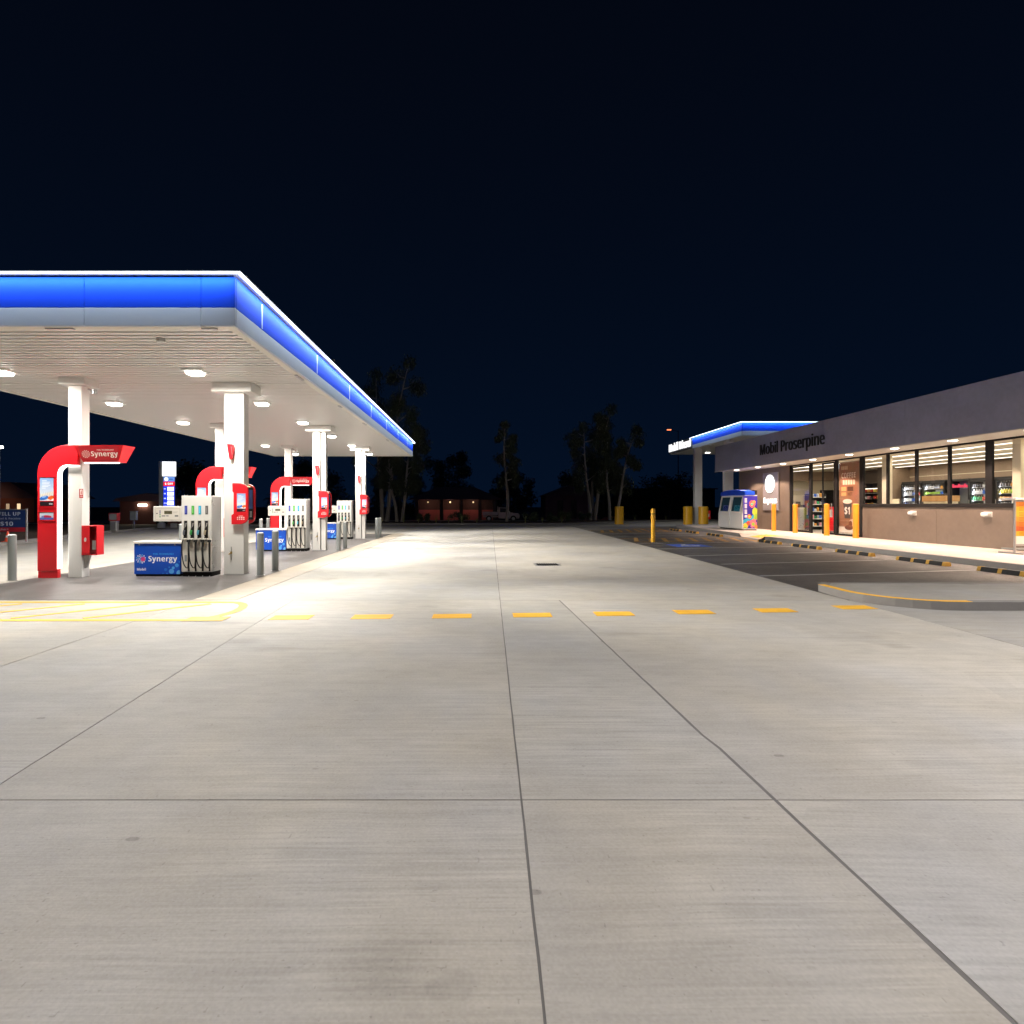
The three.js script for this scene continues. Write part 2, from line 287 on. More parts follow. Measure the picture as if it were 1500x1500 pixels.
// garden beds behind kerbs
function bed(name, label, pts, back) {
  const s = struct(name, label);
  part('soil', slabGeo([...pts, ...back], -.05, .10), M.soil, s);
  for (let i = 0; i < pts.length - 1; i++) band([pts[i], pts[i + 1]], .18, M.kerb, s, 'kerb', .14).geometry.scale(1, 1, 1);
  for (let i = 0; i < pts.length - 1; i++) { const [a, b] = [pts[i], pts[i + 1]], dx = b[0] - a[0], dz = b[1] - a[1], l = Math.hypot(dx, dz), nx = dz / l * .1, nz = -dx / l * .1; part('kerb_face', slabGeo([[a[0] + nx * .8, a[1] + nz * .8], [b[0] + nx * .8, b[1] + nz * .8], [b[0] - nx * .8, b[1] - nz * .8], [a[0] - nx * .8, a[1] - nz * .8]], -.03, .136), M.kerb, s); }
}
bed('far_garden_bed', 'mulched garden bed behind the far kerb', [[-18.3, 44], [-12, 46.8], [-2, 47.2], [7, 47.3], [11.5, 52], [20, 58], [34, 60]], [[34, 66], [12, 60], [6, 55], [-20, 54], [-25, 50]]);
bed('side_garden_bed', 'dark verge behind the left kerb', [[-16.2, 8], [-17.3, 15], [-18.9, 23], [-21, 31], [-21.6, 38.5], [-20.6, 42], [-18.3, 44]], [[-25, 50], [-45, 44], [-45, 8]]);
console.log('ground done');

// ================================================================ MAIN CANOPY
const CY = 4.39, CT = 5.21, CX0 = -11.7, CX1 = -3.8, CZ0 = 9.03, CZ1 = 33.2;
{
  const c = thing('fuel_canopy', 'large flat fuel canopy over three pump islands, blue band with bright edge light', 'canopy');
  part('roof_deck', bx(CX0 + .06, CX1 - .06, CY + .10, CT - .12, CZ0 + .06, CZ1 - .06), M.gap, c);
  const np = 126, w = (CZ1 - CZ0 - .36) / np, pg = bx(CX0 + .18, CX1 - .18, 0, .045, .042, w - .042, .006);
  for (let i = 0; i < np; i++) { const m = part('soffit_plank', pg, M.soffit, c); m.position.set(0, CY + .012, -(CZ0 + .18 + i * w)); }
  part('soffit_backing', bx(CX0 + .1, CX1 - .1, CY + .062, CY + .095, CZ0 + .1, CZ1 - .1), M.gap, c);
  part('edge_trim', [bx(CX0 + .02, CX1 - .02, CY - .004, CY + .03, CZ0 + .05, CZ0 + .17), bx(CX0 + .02, CX1 - .02, CY - .004, CY + .03, CZ1 - .17, CZ1 - .05), bx(CX0 + .05, CX0 + .17, CY - .003, CY + .029, CZ0 + .17, CZ1 - .17), bx(CX1 - .17, CX1 - .05, CY - .003, CY + .029, CZ0 + .17, CZ1 - .17)], M.offwhite, c);
  const yb = CY + .285, g = .0025;
  const cutsX = [CX0, -10.1, -6.15, -4.33, CX1], cutsZ = [CZ0, 10.15, 13.6, 17.0, 20.4, 23.8, 27.2, 30.6, CZ1];
  for (let i = 0; i < cutsX.length - 1; i++) for (const [a, b] of [[CZ0, CZ0 + .05], [CZ1 - .05, CZ1]]) {
    part('white_panel', bx(cutsX[i] + g, cutsX[i + 1] - g, CY, yb - .003, a, b, .006), M.band, c); part('blue_panel', bx(cutsX[i] + g, cutsX[i + 1] - g, yb + .003, CT - .06, a, b, .006), M.blue, c);
  }
  for (let i = 0; i < cutsZ.length - 1; i++) for (const [a, b] of [[CX0, CX0 + .05], [CX1 - .05, CX1]]) {
    const z0 = i ? cutsZ[i] + g : CZ0 + .052, z1 = i < cutsZ.length - 2 ? cutsZ[i + 1] - g : CZ1 - .052;
    part('white_panel', bx(a, b, CY, yb - .003, z0, z1, .006), M.band, c); part('blue_panel', bx(a, b, yb + .003, CT - .06, z0, z1, .006), M.blue, c);
  }
  // cover strips at the side joints
  for (const z of cutsZ.slice(1, -1)) part('joint_cover', bx(CX1 - .001, CX1 + .006, yb + .01, CT - .1, z - .022, z + .022), M.band, c);
  // projecting edge light around the top
  part('top_capping', [bx(CX0 - .13, CX1 + .13, CT - .02, CT - .008, CZ0 - .13, CZ0 + .05), bx(CX0 - .13, CX1 + .13, CT - .02, CT, CZ1 - .05, CZ1 + .13), bx(CX0 - .13, CX0 + .05, CT - .021, CT - .001, CZ0 + .05, CZ1 - .05), bx(CX1 - .05, CX1 + .13, CT - .021, CT - .001, CZ0 + .05, CZ1 - .05)], M.band, c);
  part('edge_light', bx(CX0 - .12, CX1 + .12, CT - .05, CT - .022, CZ0 - .125, CZ0 - .095), G.strip, c); part('edge_light', bx(CX1 + .095, CX1 + .125, CT - .062, CT - .023, CZ0 - .094, CZ1 + .094), G.strip, c);
  part('edge_light', bx(CX0 - .12, CX1 + .12, CT - .062, CT - .022, CZ1 + .095, CZ1 + .125), G.strip, c); part('edge_light', bx(CX0 - .125, CX0 - .095, CT - .062, CT - .023, CZ0 - .094, CZ1 + .094), G.strip, c);
  // LED dots of the strip on the near edge
  const xm = (CX0 + CX1) / 2, zm = (CZ0 + CZ1) / 2, yl = CT - .068;
  rect(C_STRIP, LAMP.strip, CX1 - CX0, .05, [xm, yl, CZ0 - .11], [xm, yl - 1, CZ0 + .25]);
  rect(C_STRIP, LAMP.strip, CZ1 - CZ0, .05, [CX1 + .11, yl, zm], [CX1 - .25, yl - 1, zm]);
  rect(C_STRIP, LAMP.strip, CX1 - CX0, .05, [xm, yl, CZ1 + .11], [xm, yl - 1, CZ1 - .25]);
  rect(C_STRIP, LAMP.strip, CZ1 - CZ0, .05, [CX0 - .11, yl, zm], [CX0 + .25, yl - 1, zm]);
  // columns
  const ZS = [13.39, 20.5, 27.6];
  ZS.forEach((z, i) => {
    const split = i > 0, r = part('column', split ? bx(-5.89, -5.62, .003, CY - .2, z, z + .28, .012) : bx(-5.89, -5.43, .003, CY - .2, z, z + .28, .012), M.white, c, ['white column with payment pod on the front island', 'white column with payment pod on the middle island', 'white column with payment pod on the rear island'][i]);
    if (split) part('downpipe_cover', bx(-5.585, -5.43, .003, CY - .2, z + .02, z + .26, .012), M.white, r);
    if (split) part('recess', bx(-5.64, -5.56, .004, CY - .21, z + .06, z + .22), M.gap, r);
    part('column_cap', bx(-6.12, -5.2, CY - .2, CY + .0105, z - .16, z + .44, .015), M.soffit, r);
    part('base_trim', bx(-5.91, -5.41, .002, .016, z - .02, z + .3), M.galv, r);
    const l = part('column', bx(-9.06, -8.76, .003, CY - .15, z - .6, z - .34, .012), M.white, c, ['white column beside the red arch of the front island', 'white column beside the red arch of the middle island', 'white column beside the red arch of the rear island'][i]);
    part('column_cap', bx(-9.2, -8.62, CY - .15, CY + .0105, z - .72, z - .22, .012), M.soffit, l);
    part('camera_bracket', [rod([-8.72, CY - .2, z - .45], [-8.56, CY - .24, z - .5], .02), cyl(.05, CY - .32, CY - .22, -8.54, z - .5, 12)], M.galv, l);
    // small signs on the column's side
    if (i === 0) {
      const stick = print(64, 144, (g2, W, H) => { g2.fillStyle = '#b5121b'; g2.fillRect(0, 0, W, H); g2.fillStyle = '#f2efe9'; g2.fillRect(14, 14, 36, 84); g2.fillStyle = '#b5121b'; g2.beginPath(); g2.arc(32, 34, 9, 0, 7); g2.fill(); g2.fillRect(24, 44, 16, 46); g2.fillStyle = '#f2efe9'; g2.font = 'bold 22px sans-serif'; g2.fillText('FIRE', 9, 128); });
      part('fire_sign', plane(.09, .2, -8.77, 1.86, z - .603), std({ map: stick, roughness: .5 }), l);
    }
  });
  // small fittings hanging under the right edge
  for (const [x, z, w2] of [[CX1 - .12, 12.4, .5], [CX1 - .12, 16.2, .3], [CX1 - .12, 19.6, .5], [CX1 - .12, 24.6, .5], [-6.6, CZ0 + .11, .22], [-4.25, CZ0 + .11, .12]]) part('edge_clip', x > -4 ? bx(x - .03, x + .03, CY - .03, CY - .004, z, z + w2) : bx(x - w2, x + w2, CY - .025, CY - .004, z - .03, z + .03), M.galv, c);
  part('sensor', cyl(.07, CY - .05, CY + .0115, -5.35, 9.75, 14), M.galv, c); part('roof_camera', [bx(CX1 - .1, CX1 + .06, CT, CT + .16, 14.9, 15.1, .02), cyl(.03, CT - .001, CT + .02, CX1 - .03, 15, 8)], M.galv, c);
  // V-shaped pump number holders and hose taps on the right columns
}
// canopy downlights
{
  const zs = [12.05, 15.75, 19.4, 23.2, 26.85, 31.2], ord = ['first', 'second', 'third', 'fourth', 'fifth', 'sixth'];
  for (const [x, row] of [[-5.9, 'right'], [-9.9, 'left']]) zs.forEach((z, i) => {
    const t = thing('canopy_downlight', `bright square downlight under the fuel canopy, ${ord[i]} from the front in the ${row} row`, 'downlight', [x, CY - .035, z], 0, 'canopy downlights');
    part('housing', [bx(-.2, .2, .005, .045, -.2, -.15, .004), bx(-.2, .2, .005, .045, .15, .2, .004), bx(-.2, -.15, .005, .045, -.15, .15, .004), bx(.15, .2, .005, .045, -.15, .15, .004)], M.white, t);
    part('lamp_lens', bx(-.148, .148, -.055, .03, -.148, .148, .04), G.lamp, t);
    spot(C_CANOPY, LAMP.canopy, [x, CY - .1, z], LAMP.canopyCone, .3, 7); rect(C_CANOPY, LAMP.canopyArea, .3, .3, [x, CY - .097, z]);
    // extra spots added at the lamps to brighten the drive, less so the side lane
    if (row === 'right') spot(C_CANOPY, LAMP.canopyThrow, [x + .02, CY - .105, z], .66, 1, 7, [x + 8, -1.6, z + (i > 3 ? 4 : i ? 1 : -2.5)]), spot(C_CANOPY, LAMP.canopyReach, [x + .03, CY - .105, z], .36, 1, 7, [x + 16, -1.8, z + (i > 4 ? 9 : i > 3 ? 4 : i ? 0 : -5)]); else spot(C_CANOPY, LAMP.canopyThrow * .3, [x - .02, CY - .105, z], .66, 1, 7, [x - 8, -1.6, z]);
    if (i === 0) spot(C_CANOPY, LAMP.canopyThrow * .8, [x, CY - .105, z - .02], .66, 1, 7, [x + (row === 'right' ? 2 : 0), -1.6, z - 8]);
  });
}
console.log('canopy done');

// ================================================================ PUMP ISLANDS
const adPrint = print(256, 420, (g, W, H) => {
  const s = g.createLinearGradient(0, 0, 0, 240); s.addColorStop(0, '#7fa4d8'); s.addColorStop(1, '#d7e2f2'); g.fillStyle = s; g.fillRect(0, 0, W, H);
  g.fillStyle = 'rgba(255,255,255,.75)'; for (let i = 0; i < 6; i++) g.fillRect(40, 40 + i * 22, [90, 150, 140, 160, 120, 70][i], 9);
  g.fillStyle = '#e6e3dc'; g.beginPath(); g.moveTo(0, 250); g.lineTo(256, 200); g.lineTo(256, 260); g.lineTo(0, 300); g.fill(); g.strokeStyle = '#b9bcc0'; g.lineWidth = 5; for (let i = 0; i < 7; i++) { g.beginPath(); g.moveTo(i * 42, 290); g.lineTo(i * 42 + 30, 205); g.stroke(); }
  g.fillStyle = '#2f6fd0'; g.beginPath(); g.ellipse(80, 300, 82, 30, -.2, 0, 7); g.fill(); g.fillStyle = '#8fb8ef'; g.beginPath(); g.ellipse(80, 282, 42, 14, -.2, 0, 7); g.fill();
  g.fillStyle = '#ee6a2a'; g.beginPath(); g.ellipse(205, 300, 60, 30, -.25, 0, 7); g.fill(); g.fillStyle = '#f6f4f0'; g.beginPath(); g.ellipse(160, 330, 22, 14, 0, 0, 7); g.ellipse(235, 330, 18, 13, 0, 0, 7); g.fill();
  g.fillStyle = '#a21d22'; g.fillRect(0, 344, W, 14); g.fillStyle = '#1b1b20'; g.fillRect(0, 358, W, 62); g.fillStyle = '#fff'; g.font = 'bold 26px sans-serif'; g.fillText('Mobil', 170, 398);
});
const adMat = std({ map: adPrint, roughness: .35 });
const stripPrint = print(256, 128, (g, W, H) => { g.fillStyle = '#cfd9ea'; g.fillRect(0, 0, W, H); g.fillStyle = '#c02a4a'; g.beginPath(); g.ellipse(130, 80, 90, 30, 0, 0, 7); g.fill(); g.fillStyle = '#5063b5'; g.fillRect(0, 92, W, 36); g.fillStyle = '#7d86c8'; g.fillRect(30, 60, 50, 40); });
function flower(g, x, y, r, cols) { for (let ring = 1; ring <= 3; ring++) for (let i = 0; i < 12; i++) { const a = i / 12 * 6.283 + ring * .26; g.fillStyle = cols[(i + ring) % cols.length]; g.beginPath(); g.arc(x + Math.cos(a) * r * ring / 3, y + Math.sin(a) * r * ring / 3, r * .055 * (1 + ring * .55), 0, 7); g.fill(); } }
const signPrint = print(512, 192, (g, W, H) => { g.fillStyle = '#c4202c'; g.fillRect(0, 0, W, H); flower(g, 92, 104, 46, ['#f7e9df', '#f0d6c8']); g.fillStyle = '#fdf6ef'; g.font = 'bold 88px sans-serif'; g.fillText('Synergy', 152, 132); g.font = 'bold 23px sans-serif'; g.fillText('FUEL TECHNOLOGY', 232, 58); });
const boxPrint = print(1024, 704, (g, W, H) => {
  g.fillStyle = '#0a4fc4'; g.fillRect(0, 0, W, H); flower(g, 150, 350, 96, ['#ffffff', '#e9f4ff', '#6fc2f2']); g.fillStyle = '#e0356e'; g.beginPath(); g.arc(196, 356, 44, 0, 7); g.fill(); flower(g, 196, 356, 50, ['#f0447c', '#c93fa0']);
  g.fillStyle = '#fff'; g.font = 'bold 176px sans-serif'; g.fillText('Synergy', 306, 408, 650); g.fillStyle = '#3fa9f5'; g.font = 'bold 50px sans-serif'; g.fillText('FUEL TECHNOLOGY', 420, 252, 530);
  g.fillStyle = '#fff'; g.font = 'bold 78px sans-serif'; g.fillText('Mobil', 52, 622);
  for (const [x, y, r, c] of [[830, 640, 58, '#5aa9ee'], [950, 500, 44, '#4b9be8'], [870, 560, 32, '#5cb0f0'], [1010, 680, 70, '#69b5f2'], [700, 600, 34, '#2d77d8'], [780, 545, 18, '#3a86e0'], [730, 690, 14, '#4a97e6'], [640, 690, 12, '#3a86e0'], [1010, 420, 20, '#3a86e0']]) { g.fillStyle = c; g.beginPath(); g.arc(x, y, r, 0, 7); g.fill(); }
});
const meterPrint = print(512, 256, (g, W, H) => {
  g.fillStyle = '#dedad0'; g.fillRect(0, 0, W, H); g.strokeStyle = '#bdb9ae'; g.lineWidth = 5; g.strokeRect(26, 22, W - 52, H - 44); g.fillStyle = '#5d5a42'; g.fillRect(190, 68, 150, 62); g.fillStyle = '#3d3b2c'; g.font = 'bold 44px monospace'; g.fillText('0.00', 210, 116);
  g.fillStyle = '#39408c'; g.fillRect(96, 62, 26, 20); g.fillRect(96, 98, 26, 20); g.fillStyle = '#3c8f56'; g.fillRect(96, 134, 26, 20); g.fillRect(96, 172, 26, 20); g.fillStyle = '#222'; g.beginPath(); g.arc(50, 118, 12, 0, 7); g.fill(); g.fillStyle = '#30375f'; g.fillRect(140, 158, 70, 16); g.fillRect(226, 158, 46, 14); g.fillStyle = '#777'; g.fillRect(392, 150, 66, 30); g.fillStyle = '#b9b5aa'; g.fillRect(360, 84, 90, 8); g.fillRect(360, 102, 70, 8);
});
const keyPrint = print(256, 128, (g, W, H) => { g.fillStyle = '#d8101c'; g.fillRect(0, 0, W, H); g.fillStyle = '#f6dcd8'; for (let r = 0; r < 2; r++) for (let i = 0; i < 4; i++) g.fillRect(22 + i * 58, 40 + r * 44, 34, 28); g.fillRect(60, 12, 130, 12); });
const NAMES = ['front', 'middle', 'rear'], PLACE = ['front pump island', 'middle pump island', 'rear pump island'];

function dispenser(label) {
  const t = thing('fuel_dispenser', label, 'fuel pump', [-6.34, .002, 13.0], 0, 'fuel dispensers on the islands');
  const b = part('cabinet', [bx(-.34, .34, .10, 1.81, .012, .5, .012)], M.white, t);
  part('side_panel', bx(.34, .346, .1, 1.79, .03, .48), M.steel, b); part('plinth', bx(-.32, .33, 0, .10, .04, .48), M.dark, t);
  part('front_door', bx(-.33, .33, .12, .84, 0, .012, .004), M.offwhite, t);
  const cols = [[.03, .05, .35], [.08, .42, .06], [.03, .38, .62], [.12, .11, .10]], nz = [[.12, .13, .16], [.06, .40, .10], [.10, .42, .55], [.45, .38, .26]];
  for (let i = 0; i < 4; i++) {
    const x = -.235 + i * .155;
    part('grade_label', bx(x - .03, x + .03, 1.39, 1.585, .004, .013, .003), paint(...cols[i], .4), t);
    part('grade_text', bx(x - .008, x + .008, 1.42, 1.55, .002, .005), paint(...cols[i].map(v => Math.min(1, v * 1.6 + .12)), .4), t);
    const r = part('nozzle_recess', [bx(x - .04, x + .04, .86, 1.25, .008, .0125)], M.black, t);
    part('recess_lip', [bx(x - .05, x - .04, .85, 1.26, -.012, .011), bx(x + .04, x + .05, .85, 1.26, -.012, .011)], M.offwhite, r);
    const n = part('nozzle', [tube([[x + .012, 1.16, -.01], [x + .016, 1.08, -.035], [x + .0, .99, -.05], [x - .01, .90, -.045]], .018, 12, 8), rod([x - .025, 1.08, -.02], [x - .03, .95, -.03], .007)], M.dark, t);
    part('nozzle_grip', tube([[x - .002, 1.04, -.055], [x - .008, .99, -.065], [x - .012, .94, -.06]], .026, 8, 8), paint(...nz[i], .5), n); part('spout', tube([[x + .005, 1.1, -.03], [x + .018, 1.16, -.036], [x + .024, 1.2, -.03]], .013, 8, 8), M.steel, n);
    part('holder', bx(x - .05, x + .03, .825, .86, -.07, .0, .008), M.offwhite, t);
    const xs = x + .075;
    part('hose_guide', bx(xs - .03, xs + .03, .77, .825, -.06, 0, .008), M.black, t);
    part('hose', tube([[x - .01, .89, -.048], [x - .045, .74, -.075], [x - .04, .52, -.085], [x - .01, .33, -.09], [x + .03, .23, -.085], [xs - .006, .19, -.06], [xs + .006, .3, -.045], [xs, .6, -.04], [xs, .80, -.03]], .0125, 40, 8), M.rubber, t);
    part('hose_sleeve', tube([[xs, .80, -.03], [xs + .004, .5, -.03], [xs + .002, .12, -.02]], .017, 10, 8), M.rubber, t);
    part('foot_bolt', rod([xs, .02, -.01], [xs + .02, .004, -.07], .008), M.galv, t);
  }
  part('data_plate', bx(-.26, -.21, .34, .48, -.003, .002), M.grey, t);
  const a = part('display_head', bx(-1.0, -.345, 1.23, 1.575, .06, .34, .015), M.white, t);
  part('display', plane(.6, .3, -.67, 1.4, .057), std({ map: meterPrint, roughness: .35 }), a); part('top_seal', cyl(.012, 1.81, 1.822, -.26, .1, 8), M.galv, t);
  return t;
}
function blueBox(label) {
  const t = thing('island_box', label, 'service box', [-7.23, .002, 13.02], 0, 'blue service boxes on the islands');
  part('body', bx(-.52, .52, .05, .73, .01, .5, .01), M.boxBlue, t); part('plinth', bx(-.49, .5, 0, .05, .03, .48), M.dark, t);
  part('lid', bx(-.535, .535, .73, .785, -.01, .52, .012), M.white, t); part('front_print', plane(1.03, .675, 0, .39, .0085), std({ map: boxPrint, roughness: .35 }), t);
  for (const x of [-.4, .4]) part('latch', bx(x - .015, x + .015, .70, .725, .0, .012), M.galv, t);
  return t;
}
function arch(label) {
  const t = thing('sign_arch', label, 'sign arch', [-9.46, .002, 12.72], 0, 'red arches on the islands');
  const R = .64, r = .22, xo = -.23, xi = .2, top = 2.92;   // rises, bends right, runs behind the column
  const s = new THREE.Shape(); s.moveTo(xo, .15); s.lineTo(xo, top - R); s.absarc(xo + R, top - R, R, Math.PI, Math.PI / 2, true); s.lineTo(.66, top); s.lineTo(.66, top - (R - r) - .02); s.lineTo(xo + R + .01, top - (R - r) - .02); s.absarc(xo + R + .01, top - R, r - .01, Math.PI / 2, Math.PI, false); s.lineTo(xi, .15);
  part('arch_body', extr(s, 0, .12, .012), M.red, t); part('arch_foot', bx(xo + .01, xi + .01, 0, .148, .008, .112, .008), M.red, t);
  const il = new THREE.Shape(), a = R - r; const yb = .2; il.moveTo(xi + .004, yb); il.lineTo(xi + .004, top - R); il.absarc(xo + R + .01, top - R, r - .014, Math.PI, Math.PI / 2, true); il.lineTo(.66, top - a - .024); il.lineTo(.66, top - a - .05); il.lineTo(xo + R + .01, top - a - .05); il.absarc(xo + R + .01, top - R, r - .04, Math.PI / 2, Math.PI, false); il.lineTo(xi + .03, yb);
  part('arch_light', extr(il, .004, .116), G.arch, t);
  part('poster', plane(.30, .62, -.02, 1.89, -.004), adMat, t); part('poster', plane(.30, .16, -.02, 1.36, -.004), std({ map: stripPrint, roughness: .35 }), t);
  part('poster_frame', [bx(-.2, .16, 2.215, 2.225, -.012, 0), bx(-.2, .16, 1.545, 1.555, -.012, 0), bx(-.2, .16, 1.455, 1.465, -.012, 0), bx(-.2, .16, 1.255, 1.265, -.012, 0)], M.red, t);
  // wedge-shaped header sign
  const h = t, z0 = -.12, z1 = .32, hy0 = 2.54, hy1 = 2.90;
  const bot = [[.80, z0 + .08], [1.58, z0 + .08], [1.58, z1 - .08], [.80, z1 - .08]], tp = [[.64, z0], [1.73, z0], [1.73, z1], [.64, z1]], pos = [];
  const B = bot.map(([x, d]) => [x, hy0, -d]), T = tp.map(([x, d]) => [x, hy1, -d]); const q = (a2, b, c, e) => pos.push(...a2, ...b, ...c, ...a2, ...c, ...e);
  for (let i = 0; i < 4; i++) { const j = (i + 1) % 4; q(B[i], B[j], T[j], T[i]); } q(T[0], T[1], T[2], T[3]); q(B[3], B[2], B[1], B[0]);
  const g = new THREE.BufferGeometry(); g.setAttribute('position', new THREE.Float32BufferAttribute(pos, 3)); g.computeVertexNormals(); uvm(g);
  const hs = part('header', g, M.red, t);
  { const p = [], uv = [], e = .004, A = [.79, hy0 + .03, -(z0 + .073 - e)], Bq = [1.58, hy0 + .03, -(z0 + .073 - e)], Cq = [1.63, hy1 - .02, -(z0 + .0044 - e)], D = [.74, hy1 - .02, -(z0 + .0044 - e)]; p.push(...A, ...Bq, ...Cq, ...A, ...Cq, ...D); uv.push(.07, 0, .93, 0, 1, 1, .07, 0, 1, 1, 0, 1); const f = new THREE.BufferGeometry(); f.setAttribute('position', new THREE.Float32BufferAttribute(p, 3)); f.setAttribute('uv', new THREE.Float32BufferAttribute(uv, 2)); f.computeVertexNormals(); part('header_print', f, std({ map: signPrint, roughness: .4 }), hs); }
  part('header_light', bx(.82, 1.57, hy0 - .03, hy0 - .002, z0 + .09, z0 + .14), G.arch, hs);
  return t;
}
function pod(label) {
  const t = thing('payment_pod', label, 'payment terminal', [-5.5, 1.16, 13.39], 0, 'red payment pods on the columns');
  const sh = (() => { const s = new THREE.Shape(); s.moveTo(-.18, 0); s.lineTo(.02, 0); s.bezierCurveTo(.14, .02, .19, .06, .2, .17); s.lineTo(.2, .77); s.bezierCurveTo(.19, .89, .12, .93, .02, .945); s.lineTo(-.16, .945); s.lineTo(-.16, .76); s.lineTo(-.13, .72); s.lineTo(-.13, .25); s.lineTo(-.18, .21); return s; })();
  part('front_panel', extr(sh, -.10, -.035, .012), M.red, t); part('back_panel', extr(sh, .315, .38, .012), M.red, t);
  part('core', bx(-.1, .165, .1, .86, -.034, .314, .01), M.dark, t); part('side_screen', bx(.163, .172, .36, .80, .05, .25, .003), paint(.10, .16, .42, .2), t); part('card_reader', bx(.163, .178, .16, .3, .08, .2, .005), M.grey, t);
  part('screen', plane(.2, .42, .05, .5, -.103), adMat, t); part('keypad', plane(.21, .12, .04, .15, -.103), std({ map: keyPrint, roughness: .4 }), t);
  part('mount', bx(-.16, .05, .2, .74, -.034, -.002), M.whiteDull, t);
  part('hood_lamp', bx(-.02, .14, .862, .88, .1, .2, .004), G.warm, t);
  return t;
}
function vee(label) {
  const t = thing('pump_flag', label, 'pump flag', [-5.72, 2.65, 13.39], 0, 'red flags on the columns');
  part('blade', extr([[-.07, .36], [.05, .35], [.08, .3], [.06, .04], [.02, 0], [-.01, 0]], -.085, -.002, .006), M.red, t); part('face', extr([[.02, .3], [.055, .29], [.06, .14], [.05, .08]], -.09, -.084), paint(.62, .1, .1, .4), t);
  return t;
}
function tap(label) {
  const t = thing('hose_tap', label, 'tap', [-5.72, .34, 13.38]);
  part('pipe', rod([0, .0, 0], [0, .3, 0], .011), M.galv, t); part('valve', [cyl(.022, .14, .19, 0, .025 - .03, 10), rod([0, .16, .0], [-.03, .13, -.06], .012)], paint(.5, .36, .12, .35, { metalness: .8 }), t); part('handle', rod([-.03, .2, -.02], [.03, .2, -.02], .007), M.galv, t);
  return t;
}
function extinguisher(label) {
  const t = thing('fire_cabinet', label, 'fire cabinet', [-8.62, .5, 12.78], 0, 'fire cabinets on the columns');
  part('case', [bx(-.13, .2, 0, .02, 0, .24, .004), bx(-.13, .2, .63, .65, 0, .24, .004), bx(-.137, -.13, .0, .65, 0, .24), bx(-.13, .2, .02, .63, .22, .24), bx(.18, .2, .02, .63, 0, .22, .004)], M.red, t);
  part('door', bx(-.12, .04, .03, .62, -.004, .012, .004), M.red, t); part('window', bx(.045, .175, .04, .61, .0, .004), M.glass, t);
  part('extinguisher', [cyl(.055, .04, .42, .11, .11, 14), cyl(.02, .42, .5, .11, .11, 8), rod([.11, .5, .11], [.06, .54, .06], .01)], M.redDark, t); part('label_sticker', bx(.075, .15, .12, .32, .03, .045), M.whiteDull, t);
  part('badge', cyl(.03, 0, .006, 0, 0, 16).rotateX(Math.PI / 2).scale(.8, 1.6, 1).translate(-.05, .34, .01), M.whiteDull, t);
  part('bracket', extr([[-.12, -.0], [.02, 0], [-.06, -.28], [-.12, -.3]], .06, .1), M.galv, t);
  return t;
}
const DZ = 7.1;
const parts0 = [dispenser, blueBox, arch, pod, vee, tap, extinguisher];
const lbl = [
  i => `white four-hose fuel dispenser on the ${PLACE[i]}`, i => `blue service box printed Synergy on the ${PLACE[i]}`, i => `red arch sign with white inner light on the ${PLACE[i]}`,
  i => `red payment pod on the right column of the ${PLACE[i]}`, i => `small red flag high on the right column of the ${PLACE[i]}`, i => `brass hose tap low on the right column of the ${PLACE[i]}`, i => `red fire cabinet on the left column of the ${PLACE[i]}`];
parts0.forEach((f, k) => { const o = f(lbl[k](0)); for (let i = 1; i < 3; i++) copy(o, [o.position.x, o.position.y, -o.position.z + DZ * i], lbl[k](i)); });
for (let i = 0; i < 3; i++) rect(new THREE.Color(1, .98, .94), LAMP.arch * 1.5, .1, 1.9, [-9.21, 1.25, 12.78 + DZ * i], [-8, 1.25, 12.78 + DZ * i]);
for (let i = 0; i < 3; i++) { const l = rect(new THREE.Color(1, .98, .94), LAMP.arch, .74, .05, [-8.265, 2.5, 12.715 + DZ * i]); }
{ // grey bollards at the island ends
  const t = thing('grey_bollard', 'x', 'bollard', [0, 0, 0], 0, 'grey bollards at the island ends');
  part('post', cyl(.078, 0, .955, 0, 0, 24), M.grey, t); part('cap', new THREE.SphereGeometry(.078, 24, 8, 0, 7, 0, Math.PI / 2).scale(1, .38, 1).translate(0, .955, 0), paint(.5, .52, .52, .5), t); part('base_plate', cyl(.1, 0, .012, 0, 0, 20), M.galv, t);
  const ps = [];
  [[13.2, 14.17], [20.55, 21.55], [28.2, 29.1]].forEach(([a, b], i) => { ps.push([-4.98, a, `nearer grey bollard at the right end of the ${PLACE[i]}`], [-4.98, b, `farther grey bollard at the right end of the ${PLACE[i]}`]); });
  [[12.3, 13.3], [19.3, 20.3], [26.3, 27.2]].forEach(([a, b], i) => { ps.push([-9.9, a, `nearer grey bollard at the left end of the ${PLACE[i]}`], [-9.9, b, `farther grey bollard at the left end of the ${PLACE[i]}`]); });
  ps.forEach(([x, z, l], i) => { if (i) copy(t, [x, .002, z], l); else { t.position.set(x, .002, -z); t.userData.label = l; } });
}
{ const t = thing('vent_pole', 'thin grey pole standing behind the rear pump island', 'pole', [-7.1, 0, 33.6]); part('pipe', cyl(.03, 0, 6.2), M.galv, t); part('foot', cyl(.08, 0, .03), M.galv, t); part('tip', cyl(.05, 6.2, 6.32, 0, 0, 10), M.galv, t); }
console.log('islands done');

